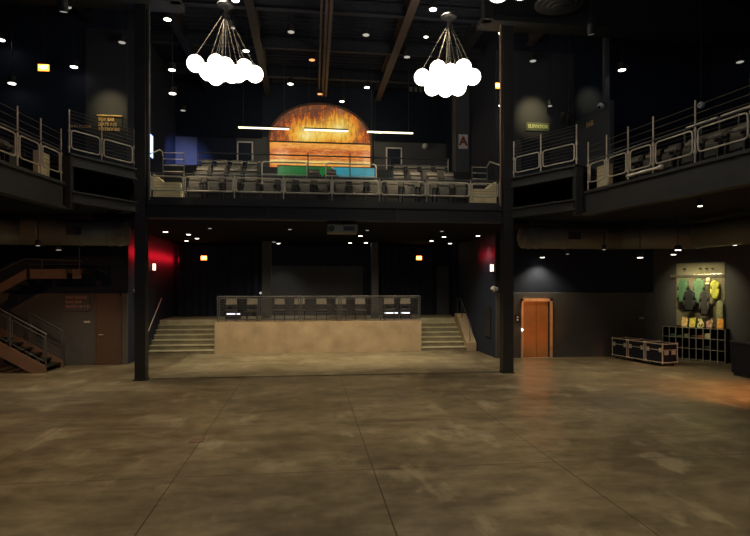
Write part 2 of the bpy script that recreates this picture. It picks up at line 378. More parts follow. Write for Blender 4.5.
# side galleries
RC = Vector((7.3, 14.2)); LC = Vector((-5.93, 14.5)); CR = Vector((6.22, 16.2)); CL = Vector((-4.86, 16.2))
RS0, RS1 = Vector((7.40, 13.9)), Vector((8.95, 3.4)); LS0, LS1 = Vector((-5.96, 14.2)), Vector((-6.7, 6.4))
def wallbox(mb, p, q, z0, z1, t=.12, off=0):
    d = (q-p).normalized(); n = Vector((-d.y, d.x)); a = p+n*(off-t/2); b = q+n*(off-t/2); c = q+n*(off+t/2); e = p+n*(off+t/2)
    return mb.prism([a, b, c, e], z0, z1)
for nm, C, K, S0, S1, xo, lab in (('left', CL, LC, LS0, LS1, -12.99, 'left'), ('right', CR, RC, RS0, RS1, 15.59, 'right')):
    sg = -1 if nm == 'left' else 1
    pts = [(S0.x+sg*.05, S0.y), (S1.x+sg*.05, S1.y), (xo, S1.y), (xo, YF-.1), (C.x+sg*.6, YF-.1), (C.x+sg*.6, 16.6), (K.x+sg*.1, K.y)]
    struct(MB().prism(pts, 4.75, 5.12).build('floor_gallery_'+nm, M['black']), lab+' gallery floor slab')
    mb = MB(); wallbox(mb, S0, S1, 4.62, 5.2, .08); wallbox(mb, S0, S1, 4.55, 4.62, .26); wallbox(mb, S0, S1, 5.13, 5.2, .2)
    struct(mb.build('beam_gallery_'+nm, M['beam']), lab+' gallery edge beam')
    mb = MB(); wallbox(mb, C, K, 4.77, 5.03, .1); wallbox(mb, C, K, 4.75, 4.79, .22); wallbox(mb, C, K, 5.0, 5.05, .22)
    struct(mb.build('beam_corner_lower_'+nm, M['beam']), 'lower of two angled beams at the '+lab+' column')
    mb = MB(); wallbox(mb, C, K, 5.68, 5.96, .1); wallbox(mb, C, K, 5.92, 5.98, .24); wallbox(mb, C, K, 5.66, 5.71, .22)
    w = K+(K-C).normalized()*.0; mb.box((w.x-.1, w.y-.1, 4.6), (w.x+.1, w.y+.1, 5.9))
    struct(mb.build('beam_corner_upper_'+nm, M['beam']), 'upper of two angled beams at the '+lab+' column')
    q = Vector((K.x+sg*2.6, K.y+1.6))
    struct(MB().prism([(C.x+sg*.12, C.y+.05), (K.x+sg*.1, K.y+.05), q, (q.x, YF-.01), (C.x+sg*.9, YF-.01)], 5.8, 5.97).build('floor_landing_'+nm, M['steel']), lab+' upper landing slab')
    # second raised tier at the gallery back
    d = (S1-S0).normalized(); n = Vector((-d.y, d.x))*(1 if nm == 'right' else -1)
    if n.x*sg < 0: n = -n
    a = S0+n*1.2+d*1.3; b = S1+n*1.2
    struct(MB().prism([a, b, (xo, b.y), (xo, a.y)], 5.12, 5.5).build('floor_tier_'+nm, M['steel']), lab+' gallery raised rear tier')
# half wall on the right landing
struct(MB().box((9.97, 17.2, 5.12), (10.12, YF-.1, 8.85), .01).build('wall_landing_right', M['greywall']), 'grey half wall on the right landing')
struct(MB().box((9.93, 17.45, 8.85), (10.09, 17.62, 12.1)).build('column_landing', M['greywall']), 'slim grey post on the right landing')
# upper wall colour panels on the sign walls
struct(MB().box((xat(86, 19.7), YF-.05, 5.98), (XL-.01, YF-.001, 11.4)).build('wall_left_upper', M['upwall']))
struct(MB().box((XR+.01, YF-.05, 5.98), (9.95, YF-.001, 11.4)).build('wall_right_upper', M['upwall']))
struct(MB().box((6.3, 23.0, 7.35), (XR-.003, 23.6, CZ-.02)).build('pillar_right', M['greywall']), 'grey pier carrying the letter A placard')
# back wall panels of recess (lower) and upper balcony
for i, (p0, p1, z0, z1, k) in enumerate(((270, 363, 1.25, 3.62, 'greywall'), (437, 449, 1.25, 3.62, 'greywall'), (236, 268, 7.35, 9.7, 'greywall'), (374, 447, 7.35, 9.65, 'greywall'), (175, 197, 7.35, 9.6, 'greywall'))):
    struct(MB().box((xat(p0, YB-.06), YB-.06, z0), (xat(p1, YB-.06), YB-.001, z1)).build('wall_back_panel', M[k]), 'grey lower back wall panel')
for px0, px1, y in ((262, 271, 24.2), (371.5, 378.5, 24.2)):
    struct(MB().box((xat(px0, y), y, PZ), (xat(px1, y), y+.3, 4.6)).build('column_slim', M['greywall']), 'slim dark column on the platform')
struct(MB().box((xat(453, 24.8), 24.8, PZ), (xat(458, 24.8), 25.0, 4.6)).build('column_post', M['black']), 'thin black post at the right of the platform')
struct(MB().box((xat(169, YB-.09), YB-.09, 9.62), (xat(262, YB-.09), YB-.001, CZ-.05)).build('wall_back_panel', M['black']), 'black upper panel left of the arched window')
struct(MB().box((xat(376, YB-.09), YB-.09, 9.68), (xat(444, YB-.09), YB-.001, CZ-.05)).build('wall_back_panel', M['black']), 'black upper panel right of the arched window')
# black drapes at back of the platform
def drape(p0, p1, z0, z1, y, label):
    x0, x1 = xat(p0, y), xat(p1, y); mb = MB(); n = int((x1-x0)/.07)
    lo = []; hi = []
    for i in range(n+1):
        x = x0+(x1-x0)*i/n; yy = y-.05*math.sin(i*1.3)-.03*math.sin(i*.37)
        lo.append(mb.bm.verts.new((x, yy, z0))); hi.append(mb.bm.verts.new((x, yy, z1)))
    for i in range(n): mb.bm.faces.new((lo[i], lo[i+1], hi[i+1], hi[i]))
    o = mb.build('hanging_drape', M['wallup'], smooth=True); tag(o, label, 'curtain', 'black drapes behind the platform')
drape(177, 258, PZ+.01, 4.55, 26.2, 'wide black drape behind the left end of the platform')
drape(381, 434, PZ+.01, 4.55, 26.2, 'narrower black drape behind the right end of the platform')

# arched art window
cx_, zb, hw, st, b_ = .6, 7.86, 2.42, 1.68, 1.8
def arch(hw, st, b, n=40):
    return [(-hw, 0), (hw, 0)]+[(hw*math.cos(PI*i/n), st+b*math.sin(PI*i/n)) for i in range(n+1)]
win = thing('arched_window', 'glowing orange arched art glass window high on back wall', 'window', (cx_, YB-.02, zb))
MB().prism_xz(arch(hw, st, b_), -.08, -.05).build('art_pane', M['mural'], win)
mb = MB(); n = 40; pts = [(-hw-.02, 0)]+[((hw+.02)*math.cos(PI-PI*i/n), st+(b_+.02)*math.sin(PI*i/n)) for i in range(n+1)]+[(hw+.02, 0)]
mb.path([(p[0], -.1, p[1]) for p in pts], .06, 6); mb.build('frame', M['rust'], win)
MB().box((-hw, -.14, 1.60), (hw, -.06, 1.66)).build('transom', M['steel'], win)
MB().box((-hw-.05, -.14, -.06), (hw+.05, -.02, .0)).build('sill', M['steel'], win)
yg = 21.96
for p0, p1, m_, lab in ((277, 332, 'pane_g', 'low green glass screen below the arched window'), (332.4, 375, 'pane_b', 'low turquoise glass screen below the arched window')):
    a, b = xat(p0, yg), xat(p1, yg); z1, z0 = 7.42, 6.97
    t = thing('wall_mounted_glass_screen', lab, 'screen', ((a+b)/2, yg, z0), 0)
    MB().box((-(b-a)/2+.02, -.015, .03), ((b-a)/2-.02, .015, z1-z0-.03)).build('pane', M[m_], t)
    MB().box((-(b-a)/2, -.03, z1-z0-.03), ((b-a)/2, .03, z1-z0)).box((-(b-a)/2, -.03, 0), ((b-a)/2, .03, .03)).build('frame', M['steel'], t)

# doors
def door(name, x0, x1, y, z0, z1, mleaf, mframe, lab, handle=1, fw=.06):
    t = bpy.data.objects.new(name, None); COL.objects.link(t); t.location = ((x0+x1)/2, y, z0); struct(t, lab)
    w = (x1-x0)/2; h = z1-z0
    MB().box((-w, -.05, 0), (-w+fw, 0, h)).box((w-fw, -.05, 0), (w, 0, h)).box((-w, -.05, h-fw), (w, 0, h)).build('frame', mframe, t)
    MB().box((-w+fw, -.035, .01), (w-fw, -.002, h-fw)).build('leaf', mleaf, t)
    if handle:
        s = -1 if handle < 0 else 1
        MB().tube((s*(w-.16), -.035, 1.02), (s*(w-.16), -.09, 1.02), .018).tube((s*(w-.16), -.085, 1.02), (s*(w-.30), -.085, 1.02), .014).build('handle', M['alu'], t)
    return t
door('door_1', xat(95, 19.6), xat(121.5, 19.6), YF-.092, 0, 2.40, M['brown'], M['brown'], 'brown service door left of the hall', -1)
door('door_2', xat(237, 26.4), xat(253, 26.4), YB-.062, 7.35, 9.45, M['wallup'], M['paper'], 'dark door with pale frame left of the arched window')
door('door_3', xat(386, 26.4), xat(402, 26.4), YB-.062, 7.35, 9.38, M['wallup'], M['paper'], 'dark door with pale frame right of the arched window')
door('door_5', 7.85, 9.05, YF-.052, 5.98, 8.15, M['wallup'], M['steel'], 'dark upper lift doorway under the elevator sign', 0)
# lift
ex0, ex1 = xat(521, 19.6), xat(552, 19.6)
t = bpy.data.objects.new('door_4', None); COL.objects.link(t); t.location = ((ex0+ex1)/2, YF-.092, 0); struct(t, 'steel lift doors coloured with orange reflected light')
w = (ex1-ex0)/2
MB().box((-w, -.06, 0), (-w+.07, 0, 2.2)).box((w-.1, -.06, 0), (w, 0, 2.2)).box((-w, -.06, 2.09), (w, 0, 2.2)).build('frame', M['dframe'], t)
MB().box((-w+.07, -.03, .01), (-.03, -.004, 2.09)).build('leaf', M['orange_lit'], t)
MB().box((-.015, -.034, .01), (w-.17, -.004, 2.09)).build('leaf', M['orange_lit'], t)
MB().box((w-.165, -.02, .01), (w-.1, -.004, 2.09)).build('gap', M['dark'], t)
MB().box((-w, -.08, 0), (w, 0, .012)).build('sill', M['alu'], t)
bx = xat(517.3, 19.6)
t = thing('wall_mounted_call_panel', 'small lift call panel left of the orange doors', 'call panel', (bx, YF-.092, 1.46))
MB().box((-.09, -.03, -.15), (.09, 0, .15), .008).build('plate', M['dark'], t)
MB().tube((0, -.03, .05), (0, -.045, .05), .035, 12).tube((0, -.03, -.05), (0, -.045, -.05), .035, 12).build('button', M['white'], t)
o = MB().ball((0, 0, 0), .032, 12, (1, .5, 1.4)).build('wall_mounted_hall_lantern', M['lamp'], loc=(ex0+.02, YF-.17, 1.04), smooth=True); tag(o, 'tiny white indicator light on lift door frame', 'light')
# small wall plates
o = MB().box((-.1, -.03, -.04), (.1, 0, .04), .01).build('wall_mounted_sign_plate', M['alu'], loc=(xat(87, 19.6), YF-.093, at_Y(87, 322, 19.6).z)); tag(o, 'small pale plate on wall left of brown door', 'plate')
o = MB().box((-.1, -.03, -.04), (.1, 0, .04), .01).build('wall_mounted_sign_plate', M['alu'], loc=(xat(641.5, 19.6), YF-.093, at_Y(641, 318, 19.6).z)); tag(o, 'small pale plate on charcoal wall behind road cases', 'plate')
# tall dark panel on the right recess wall
o = MB().box((-.04, -.3, 0), (0, .3, 1.15), .01).build('wall_mounted_cabinet', M['dark'], loc=(XR-.001, 20.5, .7)); tag(o, 'black wall cabinet on side wall behind right column', 'cabinet')

# ------------------------------------------------------------------ signs
def sign_board(px0, py0, px1, py1, y, label, m, cat='sign', nm='wall_sign', d=.04):
    a, b = at_Y(px0, py0, y), at_Y(px1, py1, y)
    t = thing(nm, label, cat, ((a.x+b.x)/2, y, (a.z+b.z)/2)); w, h = abs(b.x-a.x)/2, abs(a.z-b.z)/2
    MB().box((-w, -d, -h), (w, 0, h), .006).build('board', m, t); return t, w, h
ys = YF-.052
t, w, h = sign_board(98, 117, 123, 132, ys, 'black wayfinding sign with gold lettering on upper left wall', M['sign'])
for i, s in enumerate(('BOX BAR', 'SEATS 7-12', 'RESTROOMS')):
    text('lettering', s, .15, M['goldtext'], t, (-w+.03, -.05, h-.09-i*.165), align='LEFT', bold=.005, sx=.82)
MB().box((-w, -.12, h+.01), (w, -.0, h+.05)).build('light_bar', M['goldtext'], t)
t = thing('wall_sign', 'line of small pale lettering reading floor on upper left wall', 'sign', (at_Y(81, 126.5, ys).x, ys, at_Y(81, 126.5, ys).z))
text('lettering', '2ND FLOOR', .13, M['goldtext'], t, (0, -.01, 0), sx=.95)
t, w, h = sign_board(526, 122.5, 549, 131.5, ys, 'green lit elevator sign over the upper lift doorway', M['greensign'])
text('lettering', 'ELEVATOR', .17, M['greentext'], t, (0, -.05, 0), bold=.006, sx=.95)
t, w, h = sign_board(63.5, 294, 90, 311, YF-.093, 'dark wayfinding sign with dull red lettering left of brown door', M['wall'])
for i, s in enumerate(('2ND FLOOR', 'BOX BAR', 'SEATS 1-6 + 12')):
    text('lettering', s, .125, M['palettext'], t, (-w+.08, -.045, h-.12-i*.15), align='LEFT', bold=.002)
t, w, h = sign_board(458.5, 134.5, 467.5, 149, 22.998, 'white placard with rust letter A on right pier', M['paper'])
text('lettering', 'A', .50, M['rustletter'], t, (0, -.05, 0), bold=.022)
t = thing('wall_sign', 'small yellow lettered sign on grey half wall', 'sign', (9.965, 18.5, 8.42))
text('lettering', 'BAR', .26, M['goldtext'], t, (-.01, 0, 0), rot=(PI/2, 0, -PI/2), bold=.01)

def exit_sign(px, py, y, label, arrow=False, top=None, w=.13, flip=1):
    p = at_Y(px, py, y); t = thing('hanging_exit_sign', label, 'exit sign', p, 0, 'lit exit signs')
    MB().box((-w-.02, -.02, -.115), (w+.02, .03, .115), .008).build('housing', M['dark'], t)
    MB().box((-w, -.03, -.095), (w, -.02, .095)).build('face', M['exitface'], t)
    text('lettering', 'EXIT' if not arrow else '<EXIT', .155, M['exitlet'], t, (0, -.04, 0), bold=.005, sx=.72 if not arrow else .62)
    if top: MB().tube((0, 0, .115), (0, 0, top-p.z), .012).build('stem', M['dark'], t)
    return t, p
exit_sign(44, 68, 17, 'lit exit sign with left arrow high over left gallery', True, CZ, .15)
exit_sign(499, 86, 18.2, 'lit exit sign hanging high behind the right column', False, CZ)
exit_sign(204, 258, 25.6, 'lit exit sign under balcony left of the platform', False, 4.6)
exit_sign(419, 258, 25.6, 'lit exit sign under balcony right of the platform', False, 4.6)

# red wall lights on the recess walls
for px, py, X, s, lab in ((152.5, 267, XL, 1, 'small lit wall light below red glow on left recess wall'), (493.5, 268, XR, -1, 'small lit wall light below red glow on right recess wall')):
    x, y, z = ray(px, py); k = X/x; p = Vector((X, y*k, H+z*k))
    t = thing('wall_sconce', lab, 'wall light', p, 0, 'red wall lights')
    MB().box((0 if s > 0 else -.09, -.12, -.16), (.09 if s > 0 else 0, .12, .16), .01).build('housing', M['dark'], t)
    MB().box((.015*s-.01+.075*s, -.09, -.13), (.015*s+.01+.075*s, .09, .13)).box((-.02+.06*s, -.125, -.13), (.02+.06*s, -.12, .13)).build('lens', M['redlens'], t)
for X, sg, y0, y1, z, pw, lab in ((XL, 1, 19.9, 26.2, 3.86, 90, 'long added area light washing the left recess wall red'), (XR, -1, 19.9, 21.6, 3.86, 9, 'short added area light washing the right recess wall red')):
    l = bpy.data.lights.new('red_wash_light', 'AREA'); l.shape = 'RECTANGLE'; l.size = y1-y0; l.size_y = .2; l.energy = pw; l.color = (1, .008, .02)  # added area light without a fitting, throws the red wall band
    lo_ = bpy.data.objects.new('red_wash_light', l); COL.objects.link(lo_); lo_.location = (X+sg*.24, (y0+y1)/2, z)
    lo_.rotation_euler = (Matrix(((0, 0, sg), (1, 0, 0), (0, sg, 0)))).to_euler()

# ------------------------------------------------------------------ chandeliers
CH_L = [(-.81, -.05, .14), (-.30, .25, .31), (-.42, -.3, -.17), (.03, -.2, .05), (-.05, -.5, -.21), (.38, -.35, -.2), (.49, .28, .22), (.81, 0, -.06), (.1, .5, .08), (-.1, .05, -.05), (.45, 0, .0), (-.35, .5, .0)]
CH_R = [(-.79, .05, .0), (-.38, -.2, .17), (-.43, .3, -.20), (-.05, -.35, .03), (-.04, .25, -.24), (.36, .3, -.17), (.36, -.25, .22), (.72, 0, .06), (.1, .5, .05), (-.1, 0, -.05), (.4, .1, .0), (-.35, .5, .0)]
def chandelier(label, cpx, cpy, pos, drop, warm_i=None, zc=10.55, r=.235, loc=None):
    c = Vector(loc) if loc else at_z(cpx, cpy, zc); zc = c.z
    t = thing('chandelier', label, 'chandelier', (c.x, c.y, zc), 0, 'globe chandeliers')
    MB().lathe([(.2, 0), (.23, .02), (.23, .06), (.06, .1), (.03, .14)], 20).build('canopy', M['dark'], t, True)
    MB().tube((0, 0, .12), (0, 0, 11.6-zc), .018).build('stem', M['steel'], t)
    for i, (x, y, z) in enumerate(pos):
        zz = z-drop; a = 2*PI*i/len(pos)
        MB().tube((.07*math.cos(a), .07*math.sin(a), 0), (x, y, zz+r-.01), .0065, 6).build('cord', M['wire'], t)
        gl = MB().ball((0, 0, 0), r, 24).build('globe', M['globew'] if i == warm_i else M['globe'], t, True); gl.location = (x, y, zz)
        MB().lathe([(.05, r-.03), (.05, r+.02), (.02, r+.05)], 10).build('cap', M['steel'], gl)
    return t
chandelier('white globe cluster chandelier hanging left of the arched window', 225.5, 6.5, CH_L, 1.81, 1)
chandelier('white globe cluster chandelier hanging right of the arched window', 449, 18, CH_R, 1.76)
# nearer third cluster: only its lowest globes reach into the picture
chandelier('nearest globe cluster, mostly above the top edge of the view', 0, 0, CH_L, 1.81, loc=(4.0, 9.75, 10.22))

# ------------------------------------------------------------------ downlights
def can(label, p, m, top, group, r=.13, h=.22):
    t = thing('ceiling_downlight', label, 'downlight', p, 0, group)
    MB().lathe([(r+.015, 0), (r+.015, h), (.03, h+.03)], 16).build('housing', M['dark'], t)
    MB().lathe([(r-.01, -.012), (r, .0)], 16).build('lens', m, t)
    if top-p.z > h+.05: MB().tube((0, 0, h), (0, 0, top-p.z), .012, 6).build('stem', M['dark'], t)
    return t
UP = [(1, 40, 1, 'at far left edge over the left gallery'), (12, 83.5, 1, 'lowest over left gallery, above its tall posts'), (74, 67, 1, 'over left gallery beside the arrow exit sign'), (122, 42.5, 2, 'high left of the left column'),
      (67.5, 7, 2, 'just under the left box girder'), (167.5, 19.5, 3, 'just right of the left column top, near girder end'), (172, 70, 1, 'upper of two stacked right of left column'), (172.5, 93.5, 1, 'lower of two stacked right of left column'),
      (183, 110.5, 2, 'dim one above blue lit wall'), (235.5, .5, 3, 'at top edge beside the left chandelier canopy'), (233, 28, 2, 'among the cords of the left chandelier'), (246, 51, 3, 'just above right end of the left chandelier'),
      (290.5, 84, 1, 'above left side of the arched window'), (291, 32, 2, 'dim one high left of the central pipes'), (312, 60, 4, 'orange one beside the central pipes'), (320, 94, 4, 'orange one right above the arched window'),
      (342, 101.5, 1, 'at the crown of the arched window'), (367, 87.5, 1, 'above right side of the arched window'), (366, 35, 2, 'dim one high right of the central pipes'), (433, 9.5, 3, 'at the top left of the right chandelier'),
      (426, 37, 1, 'small one left of the right chandelier cords'), (407, 57, 2, 'dim one left of the right chandelier globes'), (502, 33, 3, 'on top of the right column'), (533, 61, 2, 'double dim one right of the right column'),
      (593, 18, 3, 'under right box girder'), (500.5, 105.5, 1, 'small one just left of the right column'), (550, 106, 2, 'small dim one right of the elevator sign glow'), (622, 70, 1, 'bright one over the right landing half wall'),
      (722.5, 16, 1, 'bright one in the upper right corner'), (715.5, 42, 2, 'dim one below the upper right corner one'), (740, 62, 2, 'dim one at right edge over right gallery')]
for px, py, k, lab in UP:
    side = px < 175 or px > 495
    p = at_z(px, py, 11.3)
    ym = 19.2 if side else 25.8
    if px > 605: ym = 17.0
    if p.y > ym: p = at_Y(px, py, ym)
    if 4 < px < 480 and p.y < 15 and k == 3 and False: pass
    can('ceiling downlight '+lab, p, M[{1: 'lamp', 2: 'lampd', 3: 'lamp', 4: 'lampo'}[k]], CZ+.03, 'ceiling downlights over the hall', .075 if px in (426, 233, 550, 500.5) else .115)
LOWL = [(165.5, 232, 1, 4.6, 'outermost left under the centre balcony'), (188.5, 234.5, 1, 4.6, 'second from left under the centre balcony, upper of a pair'), (186.5, 241, 1, 4.6, 'farther of the left pair under the balcony'), (197, 238.5, 1, 4.6, 'small one above the left lower exit sign'),
        (274, 242, 2, 4.6, 'above the left slim platform column'), (278.5, 243.5, 1, 4.6, 'just right of the left slim platform column'), (360.4, 236, 1, 4.6, 'nearest to the ceiling projector'), (350, 243, 1, 4.6, 'small one below the ceiling projector'),
        (366, 243, 1, 4.6, 'above the right slim platform column'), (431.6, 241, 1, 4.6, 'just right of the right lower exit sign'), (444, 237, 1, 4.6, 'upper one between exit sign and red glow'), (450, 243.5, 1, 4.6, 'above the thin black post'),
        (478, 236, 1, 4.6, 'right end one under the balcony by red glow'), (473, 244.5, 1, 4.6, 'small far one by the right red glow'),
        (542.4, 257.4, 1, 3.75, 'over the lift doors'), (567.5, 254, 2, 3.75, 'dim one right of the lift doors'), (604, 249.5, 2, 3.75, 'dim one under the right duct middle'),
        (640, 257.5, 1, 3.55, 'over the charcoal wall before the road cases'), (678, 250, 1, 3.75, 'upper of the pair by the merchandise'), (673.5, 254.5, 1, 3.75, 'lower of the pair by the merchandise'), (734, 245, 1, 3.9, 'at right edge over the black counter'), (700, 206, 1, 4.52, 'on the underside of the right gallery'),
        (38, 245.5, 2, 3.75, 'above the left staircase landing')]
lowpos = {}
for px, py, k, z, lab in LOWL:
    p = at_z(px, py, z-.02)
    ym = 19.3 if (px < 130 or px > 500) else 26.0
    if p.y > ym: p = at_Y(px, py, ym)
    lowpos[px] = p
    can('ceiling downlight '+lab, p, M[{1: 'lamp', 2: 'lampd'}[k]], 4.6 if 130 < px < 500 else 4.75, 'downlights under the balcony and galleries', .05 if px in (700, 38, 604, 567.5) else .085, .12)

# lamps in those fixtures, plus added fill downlights
COOL = (1, .92, .80)
for px in (165.5, 188.5, 278.5, 360.4, 444, 478):
    p = lowpos[px]; spot('downlight_lamp', p-Vector((0, 0, .05)), (p.x, p.y, 0), 60, COOL, 100, .8)
RX = (-3.2, -.6, 2.0, 4.6)  # added row of downlights that brightens the platform front
for x in RX:
    p = Vector((x, 18.6, 4.56)); can('small added downlight just behind the balcony beam, %s from the left' % ORD[RX.index(x)], p, M['lampd'], 4.6, 'added row behind the balcony beam', .06, .02)
    spot('downlight_lamp', p-Vector((0, 0, .05)), (x, 20.6, 0), 480, WARM, 115, .9)
for px, pw in ((542.4, 170), (604, 220), (640, 170), (678, 90), (734, 50), (38, 150)):
    p = lowpos[px]; spot('downlight_lamp', p-Vector((0, 0, .05)), (p.x, p.y-.1, 0), pw, WARM, 125, .8)
p = Vector((-7.2, 17.0, 3.72)); can('added ceiling downlight under the left duct by the brown door', p, M['lampd'], 3.9, 'downlights under the balcony and galleries', .07, .08)
spot('downlight_lamp', p-Vector((0, 0, .05)), (-7.2, 17.2, 0), 220, WARM, 120, .8)  # added downlight brightening the floor by the left stairs
# wall washers
for px, py, pw, an in ((110, 109, 62, 64), (532.5, 114, 100, 62), (590.5, 100, 42, 50)):
    q = at_Y(px, py, YF-.06); p = q+Vector((0, -1.3, .55))
    spot('wall_washer_lamp', p, q, pw, (1, .82, .42), an, 1)
# unseen spots added high up to light the dance floor
FLOOR_FILL = [(-3.6, 7.5), (.65, 7.5), (4.9, 7.5), (-3.4, 12.0), (.65, 12.0), (4.7, 12.0), (-4, 3), (5, 3)]
for i, (x, y) in enumerate(FLOOR_FILL):
    spot('floor_fill_lamp', (x, y, 11.4), (x, y+.6, 0), 1130, WARM, 56, .9, .2)
# orange wash lamps under the galleries
spot('orange_lamp', (13.2, 9.5, 4.4), (11.4, 12.0, 0), 2600, ORANGE, 50, .9)
spot('orange_lamp', (14.0, 5.0, 4.4), (14.0, 6.5, 0), 1400, ORANGE, 100, .9)
spot('orange_lamp', (12.5, 6.0, 4.3), (8.5, 19.6, 1.3), 900, (1, .40, .10), 11, .7)  # added narrow spot that turns the lift doors more orange
spot('orange_lamp', (12.8, 8.0, 4.3), (11.9, 16.8, .5), 800, (1, .32, .10), 14, .8)
spot('orange_lamp', (-9.6, 10.5, 4.4), (-8.8, 18.5, 1.6), 240, (1, .45, .18), 55, .9)
spot('orange_lamp', (-10.5, 8.5, 4.4), (-6.5, 10.5, 0), 420, (1, .42, .14), 90, 1)
spot('orange_lamp', (-3, .5, 9), (-6.5, 13, 5.6), 240, (1, .4, .2), 22, .9)
spot('orange_lamp', (3, .5, 9), (7.6, 13.6, 5.6), 120, (1, .45, .22), 16, .9)
# added fill spots brightening the balcony and gallery railings
spot('balcony_fill_lamp', (-2.5, 15.5, 11.2), (-2.5, 17.4, 5), 1500, WARM, 60, .9)
spot('balcony_fill_lamp', (3.8, 15.5, 11.2), (3.8, 17.4, 5), 1500, WARM, 60, .9)
spot('gallery_fill_lamp', (9.0, 9.5, 11), (8.2, 10.5, 5), 150, WARM, 40, .9)
spot('gallery_fill_lamp', (-7.5, 11.5, 11), (-6.2, 12.5, 5), 60, WARM, 50, .9)
# blue screen on the left, with an added blue spot for the wall
p = Vector((XL, 22.0, 8.1))
t = thing('wall_mounted_screen', 'bright blue lit screen on side wall behind left column', 'screen', p)
MB().box((0, -.55, -.48), (.05, .55, .48), .01).build('bezel', M['dark'], t)
MB().box((.05, -.5, -.43), (.058, .5, .43)).build('panel', M['bluescreen'], t)
spot('blue_fill_lamp', (-4.6, 23.2, 9.0), (-5.9, 26.4, 8.0), 700, (.30, .38, 1), 60, 1)

# linear pendants
for p0, p1, lab in ((-2.96, -.8, 'long lit linear pendant left of the arched window'), (-.15, 1.75, 'long lit linear pendant in front of the arched window'), (2.57, 4.63, 'long lit linear pendant right of the arched window')):
    t = thing('pendant_linear_light', lab, 'pendant light', ((p0+p1)/2, 24, 9.42), 0, 'linear pendants by the arched window'); w = (p1-p0)/2
    if p0 != -.15: point('pendant_lamp', ((p0+p1)/2+(.5 if p0 < 0 else -.5), 24.4, 9.34), 34, (1, .84, .5), .12)
    MB().box((-w, -.05, .03), (w, .05, .09), .006).build('housing', M['steel'], t)
    MB().box((-w+.01, -.045, -.022), (w-.01, .045, .03), .01).build('diffuser', M['tube'], t)
    MB().tube((-w*.8, 0, .09), (-w*.8, 0, CZ-9.42), .006, 6).tube((w*.8, 0, .09), (w*.8, 0, CZ-9.42), .006, 6).build('suspension_wire', M['wire'], t)

# central ceiling pipes, round diffuser, misc
for x, r, lab in ((.25, .035, 'thin left conduit'), (.42, .05, 'middle pipe'), (.56, .06, 'thick right pipe')):
    tag(MB().tube((x, 0, 11.45), (x+.25, 25.5, 11.45), r).build('ceiling_pipe', M['rbeam']), lab+' running along the ceiling towards the arched window', 'pipe', 'ceiling pipes over the centre')
p = at_z(560, 4, 10.6)
t = thing('ceiling_diffuser', 'large round ringed air diffuser beside the right box girder', 'air diffuser', p)
for i, r in enumerate((.62, .47, .32, .17)):
    MB().lathe([(r, -.02-.03*i), (r+.08, .02-.03*i), (r+.07, .04-.03*i), (r-.03, .05-.03*i)], 32).build('ring', M['beam'], t, True)
MB().lathe([(.3, .05), (.3, CZ-p.z)], 24).build('neck', M['beam'], t, True)
def stage_light(px, py, y, label, aim=.6, top=CZ):
    p = at_Y(px, py, y); t = thing('ceiling_spotlight', label, 'stage light', p, random.uniform(-.6, .6), 'dark stage spotlights')
    R = Matrix.Rotation(aim, 4, 'X')
    mb = MB().lathe([(.1, -.2), (.115, -.18), (.115, .1), (.06, .22)], 16); bmesh.ops.transform(mb.bm, matrix=R, verts=mb.bm.verts); mb.build('body', M['steel'], t)
    mb = MB().lathe([(.08, -.205), (.085, -.2)], 16); bmesh.ops.transform(mb.bm, matrix=R, verts=mb.bm.verts); mb.build('lens', M['lampd'], t)
    MB().path([(-.14, 0, 0), (-.14, 0, .25), (.14, 0, .25), (.14, 0, 0)], .012, 6).build('yoke', M['dark'], t)
    MB().tube((0, 0, .25), (0, 0, top-p.z), .02).build('pole', M['dark'], t)
stage_light(563, 117, 18.6, 'left of two dark spotlights by the right landing'); stage_light(569, 119, 18.2, 'right of two dark spotlights by the right landing', .9)
stage_light(63, 3, 14.5, 'grey spotlight at top left under the girder', .3); stage_light(591, 27, 15.2, 'dark spotlight under the right box girder', .4)
p = at_Y(416, 89.5, 25.5)
t = thing('ceiling_junction_boxes', 'row of three small grey boxes left of the right chandelier', 'junction boxes', p)
for i in (-1, 0, 1): MB().box((i*.24-.07, -.06, -.1), (i*.24+.07, .06, .1), .01).build('box', M['duct'], t)
MB().tube((-.4, 0, .12), (.4, 0, .12), .02).tube((0, 0, .12), (0, 0, CZ-p.z), .015).build('bar', M['dark'], t)
# projector
p = at_z(342, 229.5, 4.38)
t = thing('ceiling_projector', 'dark grey projector hanging under the centre balcony', 'projector', p)
MB().box((-.46, -.3, -.13), (.46, .3, .13), .05).build('body', M['duct'], t)
MB().tube((-.33, -.3, 0), (-.33, -.34, 0), .09, 16).build('lens', M['dark'], t)
MB().box((.02, -.305, -.06), (.36, -.3, .07)).build('vent', M['dark'], t)
MB().tube((0, 0, .13), (0, 0, 4.6-p.z), .04).build('mount', M['dark'], t)

